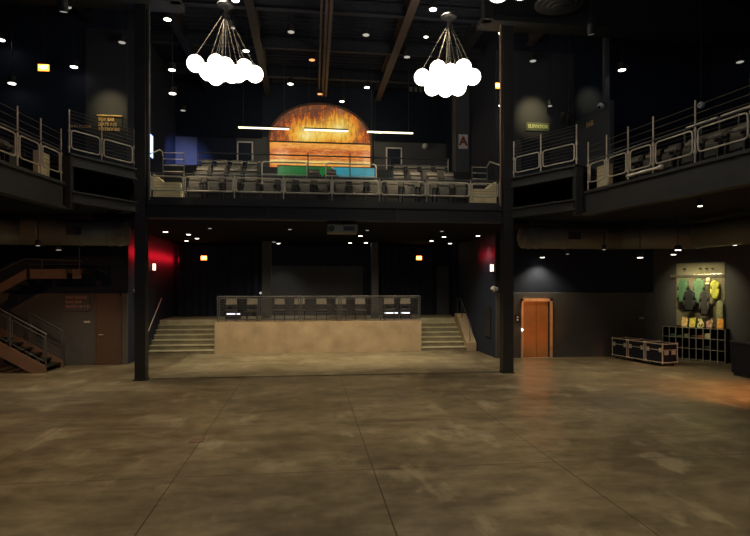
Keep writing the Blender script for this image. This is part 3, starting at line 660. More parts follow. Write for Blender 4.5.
# cameras
def dome(p, label, d=Vector((0, -1, 0)), r=.11):
    t = thing('wall_mounted_camera', label, 'camera', p, 0, 'white dome cameras')
    MB().tube((0, 0, 0), d*.09, .07, 12).build('bracket', M['white'], t)
    MB().ball(d*.15, r, 14).build('dome', M['white'], t, True)
    MB().ball(d*.2+Vector((0, 0, -.04)), .065, 10).build('lens', M['dark'], t, True)
x, y, z = ray(134, 291); dome(at_Y(133, 291, YF+.6) if False else Vector((XL, y*(XL/x), H+z*(XL/x))), 'white dome camera on wall edge behind left column', Vector((1, -.3, 0)))
x, y, z = ray(497, 289); dome(Vector((XR, y*(XR/x), H+z*(XR/x))), 'white dome camera on wall edge behind right column', Vector((-1, -.3, 0)))
dome(at_Y(171, 139, YB), 'white dome camera on blue lit wall', r=.15); dome(at_Y(424.5, 147, YB-.06), 'white dome camera right of the arched window', r=.15)
dome(Vector((9.97, at_Y(603.5, 105.7, 17.6).y, 8.75)), 'white camera on top of the grey half wall', Vector((-1, -.4, 0)))
p = at_Y(701, 105, 15); t = thing('ceiling_dome_camera', 'white dome camera hanging over the right gallery', 'camera', p)
MB().ball((0, 0, 0), .1, 14).build('dome', M['white'], t, True); MB().tube((0, 0, .08), (0, 0, CZ-p.z), .015).build('stem', M['dark'], t)
o = MB().ball((0, 0, 0), .055, 12).build('wall_mounted_bulb', M['lampd'], loc=(xat(260.5, 24.15), 24.15, at_Y(260, 293, 24.15).z), smooth=True); tag(o, 'small white lamp on left slim platform column', 'light')

# ------------------------------------------------------------------ ducts
def duct(label, pts, r, grille, gy):
    t = thing('ceiling_duct', label, 'air duct', (0, 0, 0)); mb = MB(); P = [Vector(p) for p in pts]
    for i in range(len(P)-1): mb.tube(P[i], P[i+1], r, 28)
    for q in P[1:-1]: mb.ball(q, r, 28)
    mb.ball(P[0], r, 24, (.35, 1, 1)); mb.build('duct_body', M['duct'], t, True)
    for f in (.06, .14, .42, .8):
        q = P[0].lerp(P[1], f); MB().tube(q-(P[1]-P[0]).normalized()*.03, q+(P[1]-P[0]).normalized()*.03, r+.02, 28).build('seam_band', M['duct'], t)
    q = P[0].lerp(P[1], grille); MB().box((q.x-.2, q.y-r-.03, q.z-.1), (q.x+.2, q.y-r*.7, q.z+.12)).build('grille', M['dark'], t)
    for f in (.12, .6):
        q = P[0].lerp(P[1], f); MB().tube(q+Vector((0, 0, r)), (q.x, q.y, 4.75), .012, 6).build('hanger', M['dark'], t)
    return t
duct('fat grey round duct ending right of the right column', [(6.95, 17.2, 4.27), (10.3, 17.2, 4.27), (11.9, 15.6, 4.2), (12.3, 8, 4.2)], .38, .47, 0)
duct('fat grey round duct ending left of the left column', [(-5.42, 17.2, 4.25), (-8.3, 17.2, 4.25), (-10, 16, 4.2), (-10.3, 9, 4.2)], 0.38, .45, 0)

# ------------------------------------------------------------------ seats
def make_seat():
    t = thing('theater_seat', 'x', 'seat', (0, 0, 0))
    R = Matrix.Rotation(-.17, 3, 'X')
    MB().box((-.185, .10, .34), (.185, .18, .86), .035, R).build('backrest', M['fab'], t, True)
    MB().box((-.18, -.04, .28), (.18, .07, .66), .035, Matrix.Rotation(-.12, 3, 'X')).build('seat_pan', M['fab'], t, True)
    MB().box((-.175, .045, .70), (.175, .095, .77), .015).build('headrest', M['fabl'], t, True)
    for s in (-1, 1):
        MB().box((s*.213-.026, -.18, .54), (s*.213+.026, .14, .62), .015).build('armrest', M['dark'], t)
        MB().prism_xz([(s*.213-.022, .1), (s*.213+.022, .1), (s*.213+.024, .55), (s*.213-.024, .55)], -.1, .1).box((s*.213-.016, -.1, 0), (s*.213+.016, .14, .1)).build('leg', M['dark'], t)
    return t
proto = [make_seat()]
used = [False]
def seat(loc, rz, label, group):
    o = proto[0] if not used[0] else copy_tree(proto[0]); used[0] = True
    o.location = loc; o.rotation_euler.z = rz; o['label'] = label; o['group'] = group; return o
n = 16; x0, x1 = -3.42, 4.88
for i in range(n):
    seat((x0+(x1-x0)*i/(n-1), 17.25, 5.2), 0, 'grey folding seat in balcony front row, %s from the left' % ORD[i], 'balcony front row seats')
for r, (y, z, word) in enumerate(((18.35, 5.72, 'second'), (19.45, 6.2, 'third'))):
    for side, (a, b) in (('left', (193+r*5, 260)), ('right', (391, 457-r*9))):
        xa, xb = xat(a, y)+.27, xat(b, y)-.27
        for i in range(4):
            seat((xa+(xb-xa)*i/3, y, z), 0, 'grey seat, %s balcony row, %s from left in block %s of arched window' % (word, ORD[i], side), 'balcony %s row seats' % word)
seat((xat(313.5, 18.35)+.02, 18.35, 5.72), 0, 'left of the two lone seats before the arched window', 'lone seats before the window')
seat((xat(313.5, 18.35)+.58, 18.35, 5.72), 0, 'right of the two lone seats before the arched window', 'lone seats before the window')
# gallery seats
for nm, S0, S1, sg, k0, num in (('right', RS0, RS1, 1, .95, 7), ('left', LS0, LS1, -1, .95, 4)):
    d = (S1-S0).normalized(); nn = Vector((-d.y, d.x))
    if nn.x*sg < 0: nn = -nn
    ang = math.atan2(nn.y, nn.x)-PI/2
    for i in range(num):
        q = S0+d*(k0+i*.6)+nn*.6
        seat((q.x, q.y, 5.12), ang, 'grey seat behind %s gallery railing, %s from the far corner' % (nm, ORD[i]), nm+' gallery seats')
    for i in range(5 if nm == 'right' else 0):
        q = S0+d*(k0+1.0+i*.62)+nn*1.75
        seat((q.x, q.y, 5.5), ang, 'grey seat on raised rear tier of right gallery, %s from the far end' % ORD[i], 'right rear tier seats')
# platform chairs
def make_chair():
    t = thing('lounge_chair', 'x', 'chair', (0, 0, 0))
    MB().prism_xz([(-.22, .66), (.22, .66), (.19, .93), (-.19, .93)], .13, .2).build('backrest', M['fabl'], t)  # pale pad puts the lit look of the backrest top into colour
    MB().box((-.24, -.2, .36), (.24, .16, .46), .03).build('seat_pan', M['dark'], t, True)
    MB().box((-.2, .16, .4), (-.16, .19, .7)).box((.16, .16, .4), (.2, .19, .7)).box((-.17, .165, .6), (.17, .185, .64)).build('back_frame', M['dark'], t)
    for x in (-.2, .2):
        for y in (-.16, .14): MB().tube((x, y, 0), (x, y, .38), .014).build('leg', M['dark'], t)
    return t
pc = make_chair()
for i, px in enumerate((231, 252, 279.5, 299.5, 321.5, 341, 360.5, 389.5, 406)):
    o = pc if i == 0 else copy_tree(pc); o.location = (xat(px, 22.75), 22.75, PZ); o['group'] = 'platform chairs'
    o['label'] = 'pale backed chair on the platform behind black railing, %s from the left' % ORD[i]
for a, b, lab in ((226, 240, 'short glowing step light low behind left end of platform railing'), (384, 398, 'left of two short glowing step lights behind right end of platform railing'), (401, 410, 'right of two short glowing step lights behind right end of platform railing')):
    xa, xb = xat(a, 23.4), xat(b, 23.4)
    t = thing('step_light', lab, 'step light', ((xa+xb)/2, 23.45, PZ))
    MB().box((-(xb-xa)/2-.03, -.02, 0), ((xb-xa)/2+.03, .12, .3)).build('riser_block', M['dark'], t)
    MB().box((-(xb-xa)/2, -.035, .22), ((xb-xa)/2, -.02, .27)).build('lens', M['step'], t)

# ------------------------------------------------------------------ railings
def rrect(a, b, z0, z1, c=.07):
    a, b = Vector(a), Vector(b); d = (b-a).normalized()
    P = []
    def v(q, z): return Vector((q.x, q.y, z))
    return [v(a+d*c, z0), v(b-d*c, z0), v(b-d*c*.3, z0+c*.3), v(b, z0+c), v(b, z1-c), v(b-d*c*.3, z1-c*.3), v(b-d*c, z1), v(a+d*c, z1), v(a+d*c*.3, z1-c*.3), v(a, z1-c), v(a, z0+c), v(a+d*c*.3, z0+c*.3)]
def railing(name, label, bays, posts, z0, zb, zt, zpost, m, nw=5, rtube=.024, toprail=None, cables=(), cat='railing', group=None, zpb=None, winf=None):
    o = Vector(posts[0]); t = thing(name, label, cat, (o.x, o.y, z0), 0, group)
    L = lambda p: Vector((p[0]-o.x, p[1]-o.y))
    for a, b in bays:
        a, b = L(a), L(b)
        f = MB().path(rrect(a, b, zb-z0, zt-z0), rtube, 6, True).build('panel_frame', m, t)
        mb = MB()
        for k in range(1, nw+1):
            z = zb-z0+(zt-zb)*k/(nw+1); mb.tube((a.x, a.y, z), (b.x, b.y, z), .0045, 4)
        mb.build('wire_infill', winf or M['wire'], f)
    for p in posts:
        q = L(p); mb = MB().tube((q.x, q.y, (zpb or z0)-z0), (q.x, q.y, zpost-z0), .017, 8)
        for z in (zb+.02, zt-.02): mb.tube((q.x, q.y, z-z0-.03), (q.x, q.y, z-z0+.03), .032, 8)
        mb.build('post', m, t)
    if toprail:
        mb = MB(); pp = [L(p) for p in posts]
        for i in range(len(pp)-1): mb.tube((*pp[i], toprail-z0), (*pp[i+1], toprail-z0), .022, 8)
        mb.build('top_rail', M['drail'], t)
    for z in cables:
        mb = MB(); pp = [L(p) for p in posts]
        for i in range(len(pp)-1): mb.tube((*pp[i], z-z0), (*pp[i+1], z-z0), .007, 4)
        mb.build('cable', M['wire'], t)
    return t
yr = 16.4
edges = [(152, 183), (185, 233), (236, 282), (285, 331), (333, 378), (381, 425), (428, 469), (472, 500)]
bays = [((xat(a, yr), yr), (xat(b, yr), yr)) for a, b in edges]
posts = [(xat(p, yr), yr) for p in (150.5, 184, 234.5, 283.5, 332, 379.5, 426.5, 470.5, 501)]
posts = [(max(posts[0][0], -4.5), yr)]+posts[1:-1]+[(min(posts[-1][0], 5.87), yr)]
bays[0] = ((-4.44, yr), bays[0][1]); bays[-1] = (bays[-1][0], (5.81, yr))
railing('guardrail', 'long pale steel railing of rounded panels along the centre balcony edge', bays, posts, 5.2, 5.42, 5.82, 5.93, M['rail'], 4, toprail=5.90)
# tan knee walls and aisle guardrails at the balcony ends
for nm, a, b, s in (('left', -4.5, -3.72, 1), ('right', 5.16, 5.9, -1)):
    pts = [(a, 0), (b, 0), (b, .52), (a+.3, .52), (a, .78)] if s > 0 else [(a, 0), (b, 0), (b, .78), (b-.3, .52), (a, .52)]
    o = MB().prism_xz(pts, 16.75, 17.6).build('stair_block', M['knee'], loc=(0, 0, 5.2)); tag(o, 'tan concrete stair block at the %s end of the centre balcony' % nm, 'stair block')
yg = 18.3
a, b = xat(163, yg), xat(184, yg)
t = thing('guardrail', 'four bar aisle guardrail with sloping handrail at balcony left end', 'railing', (a, yg, 5.72), 0)
for x in (0, b-a): MB().tube((x, 0, 0), (x, 0, 1.24), .02).build('post', M['drail'], t)
mb = MB()
for z in (.62, .82, 1.02, 1.22): mb.tube((0, 0, z), (b-a, 0, z), .014)
mb.build('bars', M['rail'], t); MB().path([(-.36, -1.2, .75), (-.02, -.3, 1.24), (-.02, 0, 1.24), (0, 0, 1.1)], .02).build('handrail', M['rail'], t)
a, b = xat(472, yg), xat(487, yg)
t = thing('guardrail', 'four bar aisle guardrail with sloping handrail at balcony right end', 'railing', (a, yg, 5.72), 0)
for x in (0, b-a): MB().tube((x, 0, 0), (x, 0, 1.05), .02).build('post', M['drail'], t)
mb = MB()
for z in (.42, .62, .82, 1.02): mb.tube((0, 0, z), (b-a, 0, z), .014)
mb.build('bars', M['rail'], t); MB().path([(b-a+.5, -1.2, .7), (b-a, -.3, 1.15), (b-a, 0, 1.05)], .02).build('handrail', M['rail'], t)
# rear rail across the balcony
yq = 20.35
pp = [(xat(p, yq), yq) for p in (198, 253, 308, 350, 390, 448)]
t = thing('guardrail', 'thin dark railing behind the third seat row crossing the arched window', 'railing', (pp[0][0], yq, 6.62), 0)
for i, p in enumerate(pp): MB().tube((p[0]-pp[0][0], 0, 0), (p[0]-pp[0][0], 0, .95 if i in (2, 3) else .86), .022).build('post', M['rail'] if i in (1, 5) else M['drail'], t)
MB().tube((0, 0, .83), (pp[-1][0]-pp[0][0], 0, .83), .026).build('top_rail', M['drail'], t)
MB().tube((0, 0, .55), (pp[-1][0]-pp[0][0], 0, .55), .014).build('mid_rail', M['rail'], t)
for p0, p1, lab in ((262, 307, 'rounded low steel rail left of the lone balcony seats'), (326, 376, 'rounded low steel rail right of the lone balcony seats')):
    a, b = xat(p0, 18.0), xat(p1, 18.0)
    t = thing('guardrail', lab, 'railing', (a, 18.0, 5.72))
    MB().path([(0, 0, 0), (0, 0, .88), (.06, 0, .95), (b-a-.06, 0, .95), (b-a, 0, .88), (b-a, 0, 0)], .022).build('bent_tube', M['rail'], t)
    MB().tube((0, 0, .55), (b-a, 0, .55), .012).build('mid_rail', M['rail'], t)
# corner railings
def lerp2(a, b, f): return (a.x+(b.x-a.x)*f, a.y+(b.y-a.y)*f)
for nm, C, K, fr in (('left', CL, LC, (0, .52, .98)), ('right', CR, RC, (0.02, .46, .98))):
    ps = [lerp2(C, K, f) for f in fr]; P = [Vector(p) for p in ps]
    by = [(lerp2(P[i], P[i+1], .06), lerp2(P[i], P[i+1], .94)) for i in range(2)]
    railing('guardrail', 'raised angled railing with cables beside the %s column' % nm, by, ps, 5.98, 6.12, 6.58, 7.08, M['rail'], 4, cables=(6.68, 6.78, 6.88, 6.98, 7.06), rtube=.017)
# gallery railings
for nm, S0, S1, dist in (('right', RS0, RS1, (.05, .78, 1.55, 2.35, 3.5, 4.75, 6.2, 7.6)), ('left', LS0, LS1, (.0, .85, 1.7, 2.6, 3.6, 4.7))):
    d = (S1-S0).normalized(); ps = [S0+d*k for k in dist]
    by = [(ps[i]+d*.07, ps[i+1]-d*.07) for i in range(len(ps)-1)]
    railing('guardrail', 'pale steel gallery railing of rounded panels along the %s side' % nm, by, ps, 5.2, 5.42, 5.9, 6.5, M['rail'], 4, cables=(6.06, 6.22, 6.38), toprail=5.97, rtube=.018)
    q = S0+d*.40+(Vector((-d.y, d.x)) if Vector((-d.y, d.x)).x*(1 if nm == 'right' else -1) > 0 else Vector((d.y, -d.x)))*.24
    o = MB().box((-.06, -.24, 0), (.06, .24, .70), .01).build('stair_block', M['knee'], loc=(q.x, q.y, 5.125), rotz=math.atan2(d.y, d.x)-PI/2); tag(o, 'tan concrete block behind the first %s gallery railing panel' % nm, 'stair block')
    # drink rail on the rear tier
    sg = 1 if nm == 'right' else -1; nn = Vector((-d.y, d.x)); nn = nn if nn.x*sg > 0 else -nn
    q0 = S0+d*1.9+nn*1.32; t = thing('guardrail', 'stepped rear tier railing with short posts in %s gallery' % nm, 'railing', (q0.x, q0.y, 5.5))
    for k in range(9 if nm == 'right' else 5): 
        v = d*(k*.48); MB().tube((v.x, v.y, 0), (v.x, v.y, .95), .018, 6).build('post', M['drail'], t)
    L_ = .48*(8 if nm == 'right' else 4)
    for k in range(4):
        a = d*(L_*k/4+.05); b = d*(L_*(k+1)/4-.05); MB().tube((a.x, a.y, .96), (b.x, b.y, .96), .024, 6).build('hand_bar', M['rail'], t)
    mb = MB()
    for z in (.35, .6): v = d*L_; mb.tube((0, 0, z), (v.x, v.y, z), .008, 4)
    mb.build('cable', M['wire'], t)
# steel pipe under right gallery railing
q = RS0+(RS1-RS0).normalized()*1.7; q2 = RS0+(RS1-RS0).normalized()*2.75
o = MB().tube((0, 0, 0), (q2.x-q.x, q2.y-q.y, .0), .035).ball((q2.x-q.x, q2.y-q.y, 0), .06).build('wall_mounted_railing_pipe', M['alu'], loc=(q.x-.14, q.y, 5.28)); tag(o, 'short pale pipe fixed below the right gallery railing', 'pipe')
# platform railing
yp = 22.0
ppx = (217.5, 259.5, 300.5, 340, 380.5, 420)
ps = [(xat(p, yp), yp) for p in ppx]; by = [(Vector(ps[i])+Vector((.06, 0)), Vector(ps[i+1])-Vector((.06, 0))) for i in range(5)]
railing('guardrail', 'black mesh panel railing along the concrete platform edge', by, ps, PZ, PZ+.1, PZ+.93, PZ+1.02, M['drail'], 12, toprail=PZ+1.0, rtube=.02)
t = thing('guardrail', 'dark handrail on the curb of the right platform steps', 'railing', (6.62, 21.9, 0))
MB().path([(0, -.1, .95), (0, 1.5, 2.1), (0, 2.1, 2.1)], .02).build('handrail', M['drail'], t)
for y, z0, z1 in ((.1, .36, 1.1), (1.3, 1.25, 1.95), (2.0, 1.25, 2.1)): MB().tube((0, y, z0), (0, y, z1), .018).build('post', M['drail'], t)
t = thing('wall_mounted_guardrail', 'wall handrail beside the left platform steps', 'railing', (XL, 21.9, 0))
MB().path([(.1, -.2, .95), (.1, 1.7, 2.15)], .022).build('handrail', M['rail'], t)
for y, z in ((.2, 1.2), (1.4, 1.96)): MB().tube((0, y, z-.06), (.1, y, z), .012).build('bracket', M['drail'], t)

# ------------------------------------------------------------------ left staircase
SX, SY0, SY1 = -7.97, 17.95, 19.2
t = thing('staircase', 'brown steel staircase rising to the left edge', 'staircase', (SX, SY0, 0))
slope = .587; Ls = 2.0
for y, nm in ((0, 'stringer'), (SY1-SY0-.06, 'stringer')):
    MB().prism_xz([(0, 0), (.0, .2), (-Ls, .2+Ls*slope), (-Ls, Ls*slope-.25), (-.42, 0)], y, y+.06).build(nm, M['rust'], t)
for k in range(6):
    z = .17*(k+1); x = -.06-k*.29; MB().box((x-.3, .06, z-.04), (x, SY1-SY0-.06, z)).box((x-.3, .06, z-.2), (x-.28, SY1-SY0-.06, z-.04)).build('tread', M['steel'], t)
def stair_rail(y, m, nm):
    e = 1.9 if nm == 'near' else 1.0
    r = MB().path([(-.02, y, .1), (-.02, y, 1.2), (-e, y, 1.2+slope*(e-.02))], .024).build('handrail', m, t)
    mb = MB().path([(-.07, y, .36), (-.07, y, 1.1), (-.98, y, 1.1+slope*.91), (-.98, y, .36+slope*.91)], .012, 6, True)
    if nm == 'near': mb.path([(-1.1, y, .36+slope*1.03), (-1.1, y, 1.1+slope*1.03), (-1.85, y, 1.1+slope*1.78), (-1.85, y, .36+slope*1.78)], .012, 6, True)
    mb.build('rail_panel', m, r)
    MB().tube((-1.04, y, .3+slope*.9), (-1.04, y, 1.2+slope*1.0), .022).build('post', m, r)
stair_rail(.03, M['drail'], 'near'); stair_rail(SY1-SY0-.03, M['drail'], 'far')
# upper flight and landing
t = thing('staircase', 'upper flight and landing with orange lit edge above the staircase', 'staircase', (-8.55, 18.3, 2.9))
MB().box((-.05, 0, 0), (1.02, .08, .3), .005).build('fascia', M['rust'], t); MB().box((1.2, 0, 0), (1.45, .08, .3), .005).build('fascia', M['rust'], t)
MB().box((-.1, .08, .18), (1.45, 1.27, .3)).build('landing', M['steel'], t)
MB().prism_xz([(-.15, 0), (-.15, .3), (-1.5, .3-1.35*.6), (-1.5, -1.35*.6)], 0, .06).build('stringer', M['rust'], t)
for k in range(4): MB().box((-.45-k*.29, .06, .1-k*.17), (-.15-k*.29, 1.2, .14-k*.17)).build('tread', M['steel'], t)
MB().path([(-1.45, .03, .75-1.3*.6), (-.2, .03, .62), (1.45, .03, .56)], .022).build('handrail', M['drail'], t)
for x in (1.4, .3): MB().tube((x, .03, .3), (x, .03, 1.0 if x > 1 else .6), .02).build('post', M['drail'], t)
MB().tube((1.45, .05, .45), (-.1, .05, .45), .01).build('mid_rail', M['drail'], t)
MB().box((-.1, 1.2, .0), (1.45, 1.28, .18)).build('wall_bracket', M['steel'], t)

# ------------------------------------------------------------------ merchandise corner
WA = math.atan2(WD.y, WD.x)
def wl(s, off, z=0): v = W0+WD*s+WN*off; return Vector((v.x, v.y, z))
# slatwall
s0, s1 = .31, 1.92
t = thing('wall_panel_slats', 'pale lit slat wall panel behind hanging clothes', 'slat panel', wl((s0+s1)/2, 0.001, 1.2), WA)
w = (s1-s0)/2
MB().box((-w, -.02, 0), (w, 0, 2.3)).build('backing', M['slat'], t)
mb = MB()
for k in range(23): mb.box((-w, -.035, .02+k*.1), (w, -.02, .09+k*.1))
mb.build('slats', M['slat'], t)
for x in (-.5, .05, .25, .45): MB().tube((x, -.035, 2.08), (x, -.16, 2.08), .03, 8).build('hook', M['dark'], t)
o = MB().box((-1.0, -.03, -.06), (.82, .0, .06), .01).build('hanging_rail', M['chrome'], loc=wl(1.1, .035, 3.03), rotz=WA); tag(o, 'bright metal garment rail across the slat panel', 'rail')
for i, s in enumerate((.45, .95, 1.5)):
    p = wl(s+.05, 1.5, 4.35); can('ceiling downlight over the merchandise, %s from left' % ORD[i], p+Vector((0, 0, .0)), M['lampd'], 4.75, 'merchandise downlights', .05, .1)
    spot('merch_lamp', p-Vector((0, 0, .08)), wl(s+.1, .05, 2.2), 170 if i else 80, (1, .88, .55), 60, .9)
def garment(name, label, cat, s, ztop, w, h, m, sleeves=True, off=.12, hood=False, rz=0, wb=None, thick=.09):
    t = thing(name, label, cat, wl(s, off, ztop), WA+rz); n = 10; rows = 9; mb = MB()
    wb = wb or w*1.05
    grid = []
    for j in range(rows+1):
        f = (0, .07)[j] if j < 2 else j/rows; ww = (w*.42, w*.92)[j] if j < 2 else w+(wb-w)*(f-.2)/.8; ring = []
        for i in range(16):
            a = 2*PI*i/16; fold = 1+.25*math.sin(5*a+j*.6+s*9)*min(1, f*1.5)
            ring.append(mb.bm.verts.new((ww/2*math.copysign(abs(math.cos(a))**.6, math.cos(a)), thick*math.sin(a)*fold, -h*f)))
        grid.append(ring)
    for j in range(rows):
        for i in range(16): mb.bm.faces.new((grid[j][i], grid[j][(i+1) % 16], grid[j+1][(i+1) % 16], grid[j+1][i]))
    mb.bm.faces.new(grid[0][::-1]); mb.bm.faces.new(grid[-1])
    mb.build('body', m, t, True)
    if sleeves:
        for sg in (-1, 1):
            mb = MB().tube((sg*w*.44, 0, -.09), (sg*w*.52, -.02, -h*.45), .045, 10, .04).tube((sg*w*.52, -.02, -h*.45), (sg*w*.56, -.03, -h*.90), .04, 10, .034).ball((sg*w*.44, 0, -.09), .045).ball((sg*w*.52, -.02, -h*.45), .04)
            mb.build('sleeve', m, t, True)
    if hood: MB().ball((0, .0, -.02), .08, 12, (1.1, .7, .9)).build('hood', m, t, True)
    MB().path([(0, 0, .0), (0, 0, .05), (.02, .01, .07), (.0, off*.3, .075)], .007, 6).path([(-w*.4, 0, -.03), (0, 0, .03), (w*.4, 0, -.03)], .01, 6).build('hanger', M['dark'], t)
    return t
garment('hanging_jacket', 'dark green jacket hanging leftmost on the slat panel', 'jacket', .60, 2.90, .30, .86, M['g1'], hood=True, off=.17, thick=.06)
garment('hanging_jacket', 'light green jacket hanging in the middle of the slat panel', 'jacket', 1.14, 2.90, .31, .88, M['g2'], hood=True, off=.17, thick=.06)
garment('hanging_shirt', 'black shirt hanging lower between the two green jackets', 'shirt', .90, 2.50, .32, .74, M['dk1'], off=.36, thick=.06)
garment('hanging_shirt', 'grey shirt hanging lower right of the light green jacket', 'shirt', 1.40, 2.48, .25, .86, M['dk2'], off=.34, thick=.05)
garment('hanging_shirt', 'yellow shirt hanging near the right edge of the slat panel', 'shirt', 1.66, 2.86, .20, .66, M['yel'], off=.16, thick=.05)
garment('hanging_blanket', 'olive checked cloth hanging at the right edge of the slat panel', 'cloth', 1.80, 2.16, .22, .75, M['chk'], sleeves=False, off=.12, thick=.05)
t = thing('hanging_hat', 'cream hat hanging above and left of the yellow shirt', 'hat', wl(1.44, .16, 2.87), WA)
mb = MB().ball((0, 0, 0), .072, 14, (1, .9, 1.5)); mb.build('crown', M['cream'], t, True)
MB().box((-.065, -.13, -.13), (.065, -.02, -.105), .01, Matrix.Rotation(.5, 3, 'X')).build('brim', M['cream'], t)
MB().tube((0, .02, .1), (0, .06, .12), .008).build('hook', M['dark'], t)
# cubby shelf
Ls, D, HS = 2.08, .40, 1.18
t = thing('shelf_unit', 'low black cubby shelf unit with pale edges under the slat panel', 'shelf', wl(Ls/2+.0, .42, 0), WA)
hw = Ls/2
MB().box((-hw, D-.03, .03), (hw, D-.015, HS)).build('back_panel', M['lam'], t)
for z, nm in ((.04, 'shelf'), (.42, 'shelf'), (.80, 'shelf'), (HS-.02, 'top')):
    b = MB().box((-hw, 0, z), (hw, D-.03, z+.02)).build(nm, M['lam'], t)
    MB().box((-hw-.008, -.012, z), (hw+.008, 0, z+.022)).build('edge_trim', M['alu'], b)
for k in range(10):
    x = -hw+Ls*k/9; b = MB().box((x-.008, 0, .0), (x+.008, D-.03, HS-.02)).build('divider', M['lam'], t)
    MB().box((x-.011, -.014, 0), (x+.011, 0, HS)).build('edge_trim', M['alu'], b)
bay = Ls/9
stk = [(1.5, .82, M['g1'], .09, 'green folded shirts in the top row of the cubby shelf, left'), (2.5, .82, M['g2'], .06, 'pale green folded shirts in the top row beside the divider'), (3.5, .82, M['chk'], .12, 'olive folded shirts in the top row of the cubby shelf'),
       (4.5, .82, M['dk2'], .08, 'grey folded shirts in the top row of the cubby shelf'), (5.5, .82, None, .1, 'rust red folded shirts in the top row of the cubby shelf'), (6.5, .82, M['cream'], .17, 'cream folded cloth in the top row of the cubby shelf'), (6.5, .44, M['dk2'], .12, 'grey folded shirts in the middle row of the cubby shelf')]
M['redcloth'] = mat('rust_cloth', (.35, .12, .06), .85, var=.2, scale=12)
for k, z, m_, h, lab in stk:
    t = thing('folded_shirts', lab, 'folded clothes', wl(k*bay, .42-.16, z+.002), WA, 'folded shirts in the shelf')
    n = max(2, int(h/.03))
    for j in range(n): MB().box((-.09+random.uniform(-.006, .006), -.12, h*j/n), (.09+random.uniform(-.006, .006), .1, h*(j+1)/n-.003), .008).build('fold', m_ or M['redcloth'], t)
# posters / records standing on top
PC = [('orange and white', (.85, .5, .12), (.8, .75, .6), (.6, .2, .05), 2.9), ('yellow', (.85, .7, .12), (.6, .55, .1), (.75, .75, .3), 4.05), ('white and yellow with dark figure', (.8, .72, .3), (.05, .05, .04), (.75, .75, .6), 5.25), ('brown and pink', (.42, .22, .12), (.75, .5, .35), (.2, .1, .06), 6.5), ('bright orange', (.9, .35, .05), (.85, .6, .2), (.8, .2, .05), 7.95)]
for i, (nm, a, b, c, k) in enumerate(PC):
    t = thing('record_sleeve', nm+' record sleeve leaning on the cubby shelf top', 'record', wl((k+.22)*bay, .42-.06, HS+.004), WA, 'records on the shelf top')
    R = Matrix.Rotation(-.22, 4, 'X')
    mb = MB().box((-.10, -.008, 0), (.10, .0, .36)); bmesh.ops.transform(mb.bm, matrix=R, verts=mb.bm.verts); mb.build('cover', poster_mat('sleeve_art', a, b, c), t)
    MB().tube((0, .04, .15), (0, .13, .012), .008, 6).box((-.09, -.03, 0), (.09, -.01, .012)).build('easel', M['dark'], t)
# black counter at right edge
cp = Vector((12.62, 15.1)); t = thing('bar_counter', 'black counter at the right edge in front of dark wall', 'counter', (cp.x, cp.y, 0), 0)
MB().box((0, -3.0, .08), (.7, 0, .98), .01).build('body', M['lam'], t)
MB().box((-.04, -3.04, .98), (.74, .04, 1.03), .008).build('top', M['dark'], t)
MB().box((.04, -2.96, 0), (.66, -.04, .08)).build('plinth', M['dark'], t)

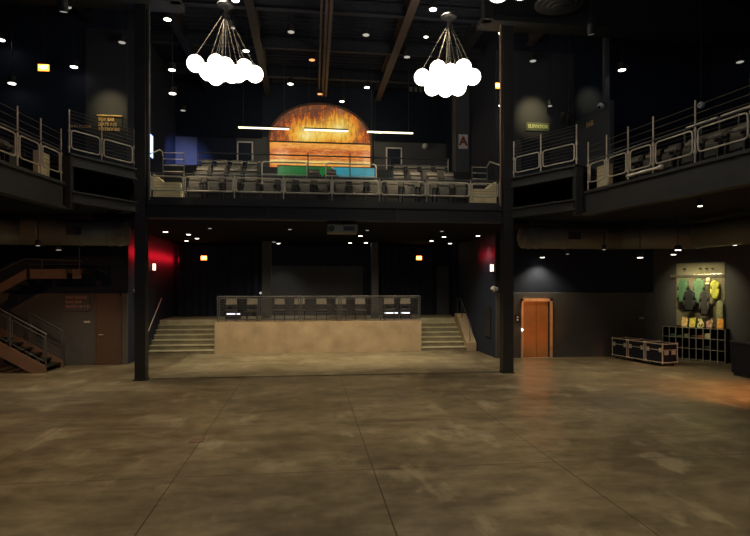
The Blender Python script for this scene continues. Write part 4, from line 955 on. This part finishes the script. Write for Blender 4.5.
# ------------------------------------------------------------------ road cases
def road_case():
    t = thing('road_case', 'x', 'road case', (0, 0, 0)); L, W, Hc, z0 = .70, .62, .74, .13
    MB().box((-L/2, -W/2, z0), (L/2, W/2, Hc)).build('body', M['lam'], t)
    mb = MB(); e = .015
    for x in (-L/2, L/2):
        for y in (-W/2, W/2): mb.box((x-e, y-e, z0), (x+e, y+e, Hc))
    for z in (z0, Hc, Hc-.2):
        for x in (-L/2, L/2): mb.box((x-e*.8, -W/2, z-e), (x+e*.8, W/2, z+e)) if z != Hc-.2 else mb.box((x-.006, -W/2, z-.012), (x+.006, W/2, z+.012))
        for y in (-W/2, W/2): mb.box((-L/2, y-e*.8, z-e), (L/2, y+e*.8, z+e)) if z != Hc-.2 else mb.box((-L/2, y-.006, z-.012), (L/2, y+.006, z+.012))
    mb.build('edge_trim', M['alu'], t)
    for x in (-L/2, L/2):
        for y in (-W/2, W/2):
            for z in (z0, Hc): MB().ball((x, y, z), .042, 10).build('corner', M['alu'], t, True)
    for y in (-W/2, W/2):
        s = 1 if y > 0 else -1
        for x in (-.26, .26): MB().box((x-.055, y+s*.001, Hc-.27), (x+.055, y+s*.014, Hc-.13), .004).build('latch', M['alu'], t)
    for x in (-L/2, L/2):
        s = 1 if x > 0 else -1
        for y in (-.15, .15):
            MB().box((x-.0, y-.085, .38) if s > 0 else (x-.014, y-.085, .38), (x+.014, y+.085, .52) if s > 0 else (x, y+.085, .52), .004).build('handle_dish', M['alu'], t)
    for x in (-L/2+.1, L/2-.1):
        for y in (-W/2+.1, W/2-.1):
            c = MB().tube((x, y-.02, .055), (x, y+.02, .055), .055, 14).build('caster', M['dark'], t)
            MB().box((x-.04, y-.045, .115), (x+.04, y+.045, .13)).box((x-.02, y-.03, .05), (x+.02, y-.022, .12)).box((x-.02, y+.022, .05), (x+.02, y+.03, .12)).build('fork', M['alu'], c)
    return t
rd = Vector((-.46, 2.3, 0)).normalized(); rn = Vector((rd.y, -rd.x, 0))
base = Vector((11.62, 16.85, 0))
rc0 = road_case()
for i, lab in enumerate(('black road case nearest of three, its end facing the hall', 'middle black road case of three in a row', 'black road case farthest of three, against the charcoal wall')):
    o = rc0 if i == 0 else copy_tree(rc0)
    c = base+rd*(.38+i*.79)+rn*.32
    o.location = (c.x, c.y, 0); o.rotation_euler.z = math.atan2(rd.y, rd.x); o['label'] = lab; o['group'] = 'road cases by the merchandise'
# floor details
for px, py, lab in ((197, 440.5, 'small dark floor socket cover left of centre'),):
    p = at_z(px, py, 0); o = MB().box((-.12, -.12, 0), (.12, .12, .008), .003).build('floor_socket', M['rust'], loc=(p.x, p.y, 0)); tag(o, lab, 'floor socket')

# ------------------------------------------------------------------ world: faint blue fill added through the open side behind the camera
wd = bpy.data.worlds.new('world'); sc.world = wd; wd.use_nodes = True
bg = wd.node_tree.nodes['Background']; bg.inputs[0].default_value = (.45, .6, 1, 1); bg.inputs[1].default_value = .1
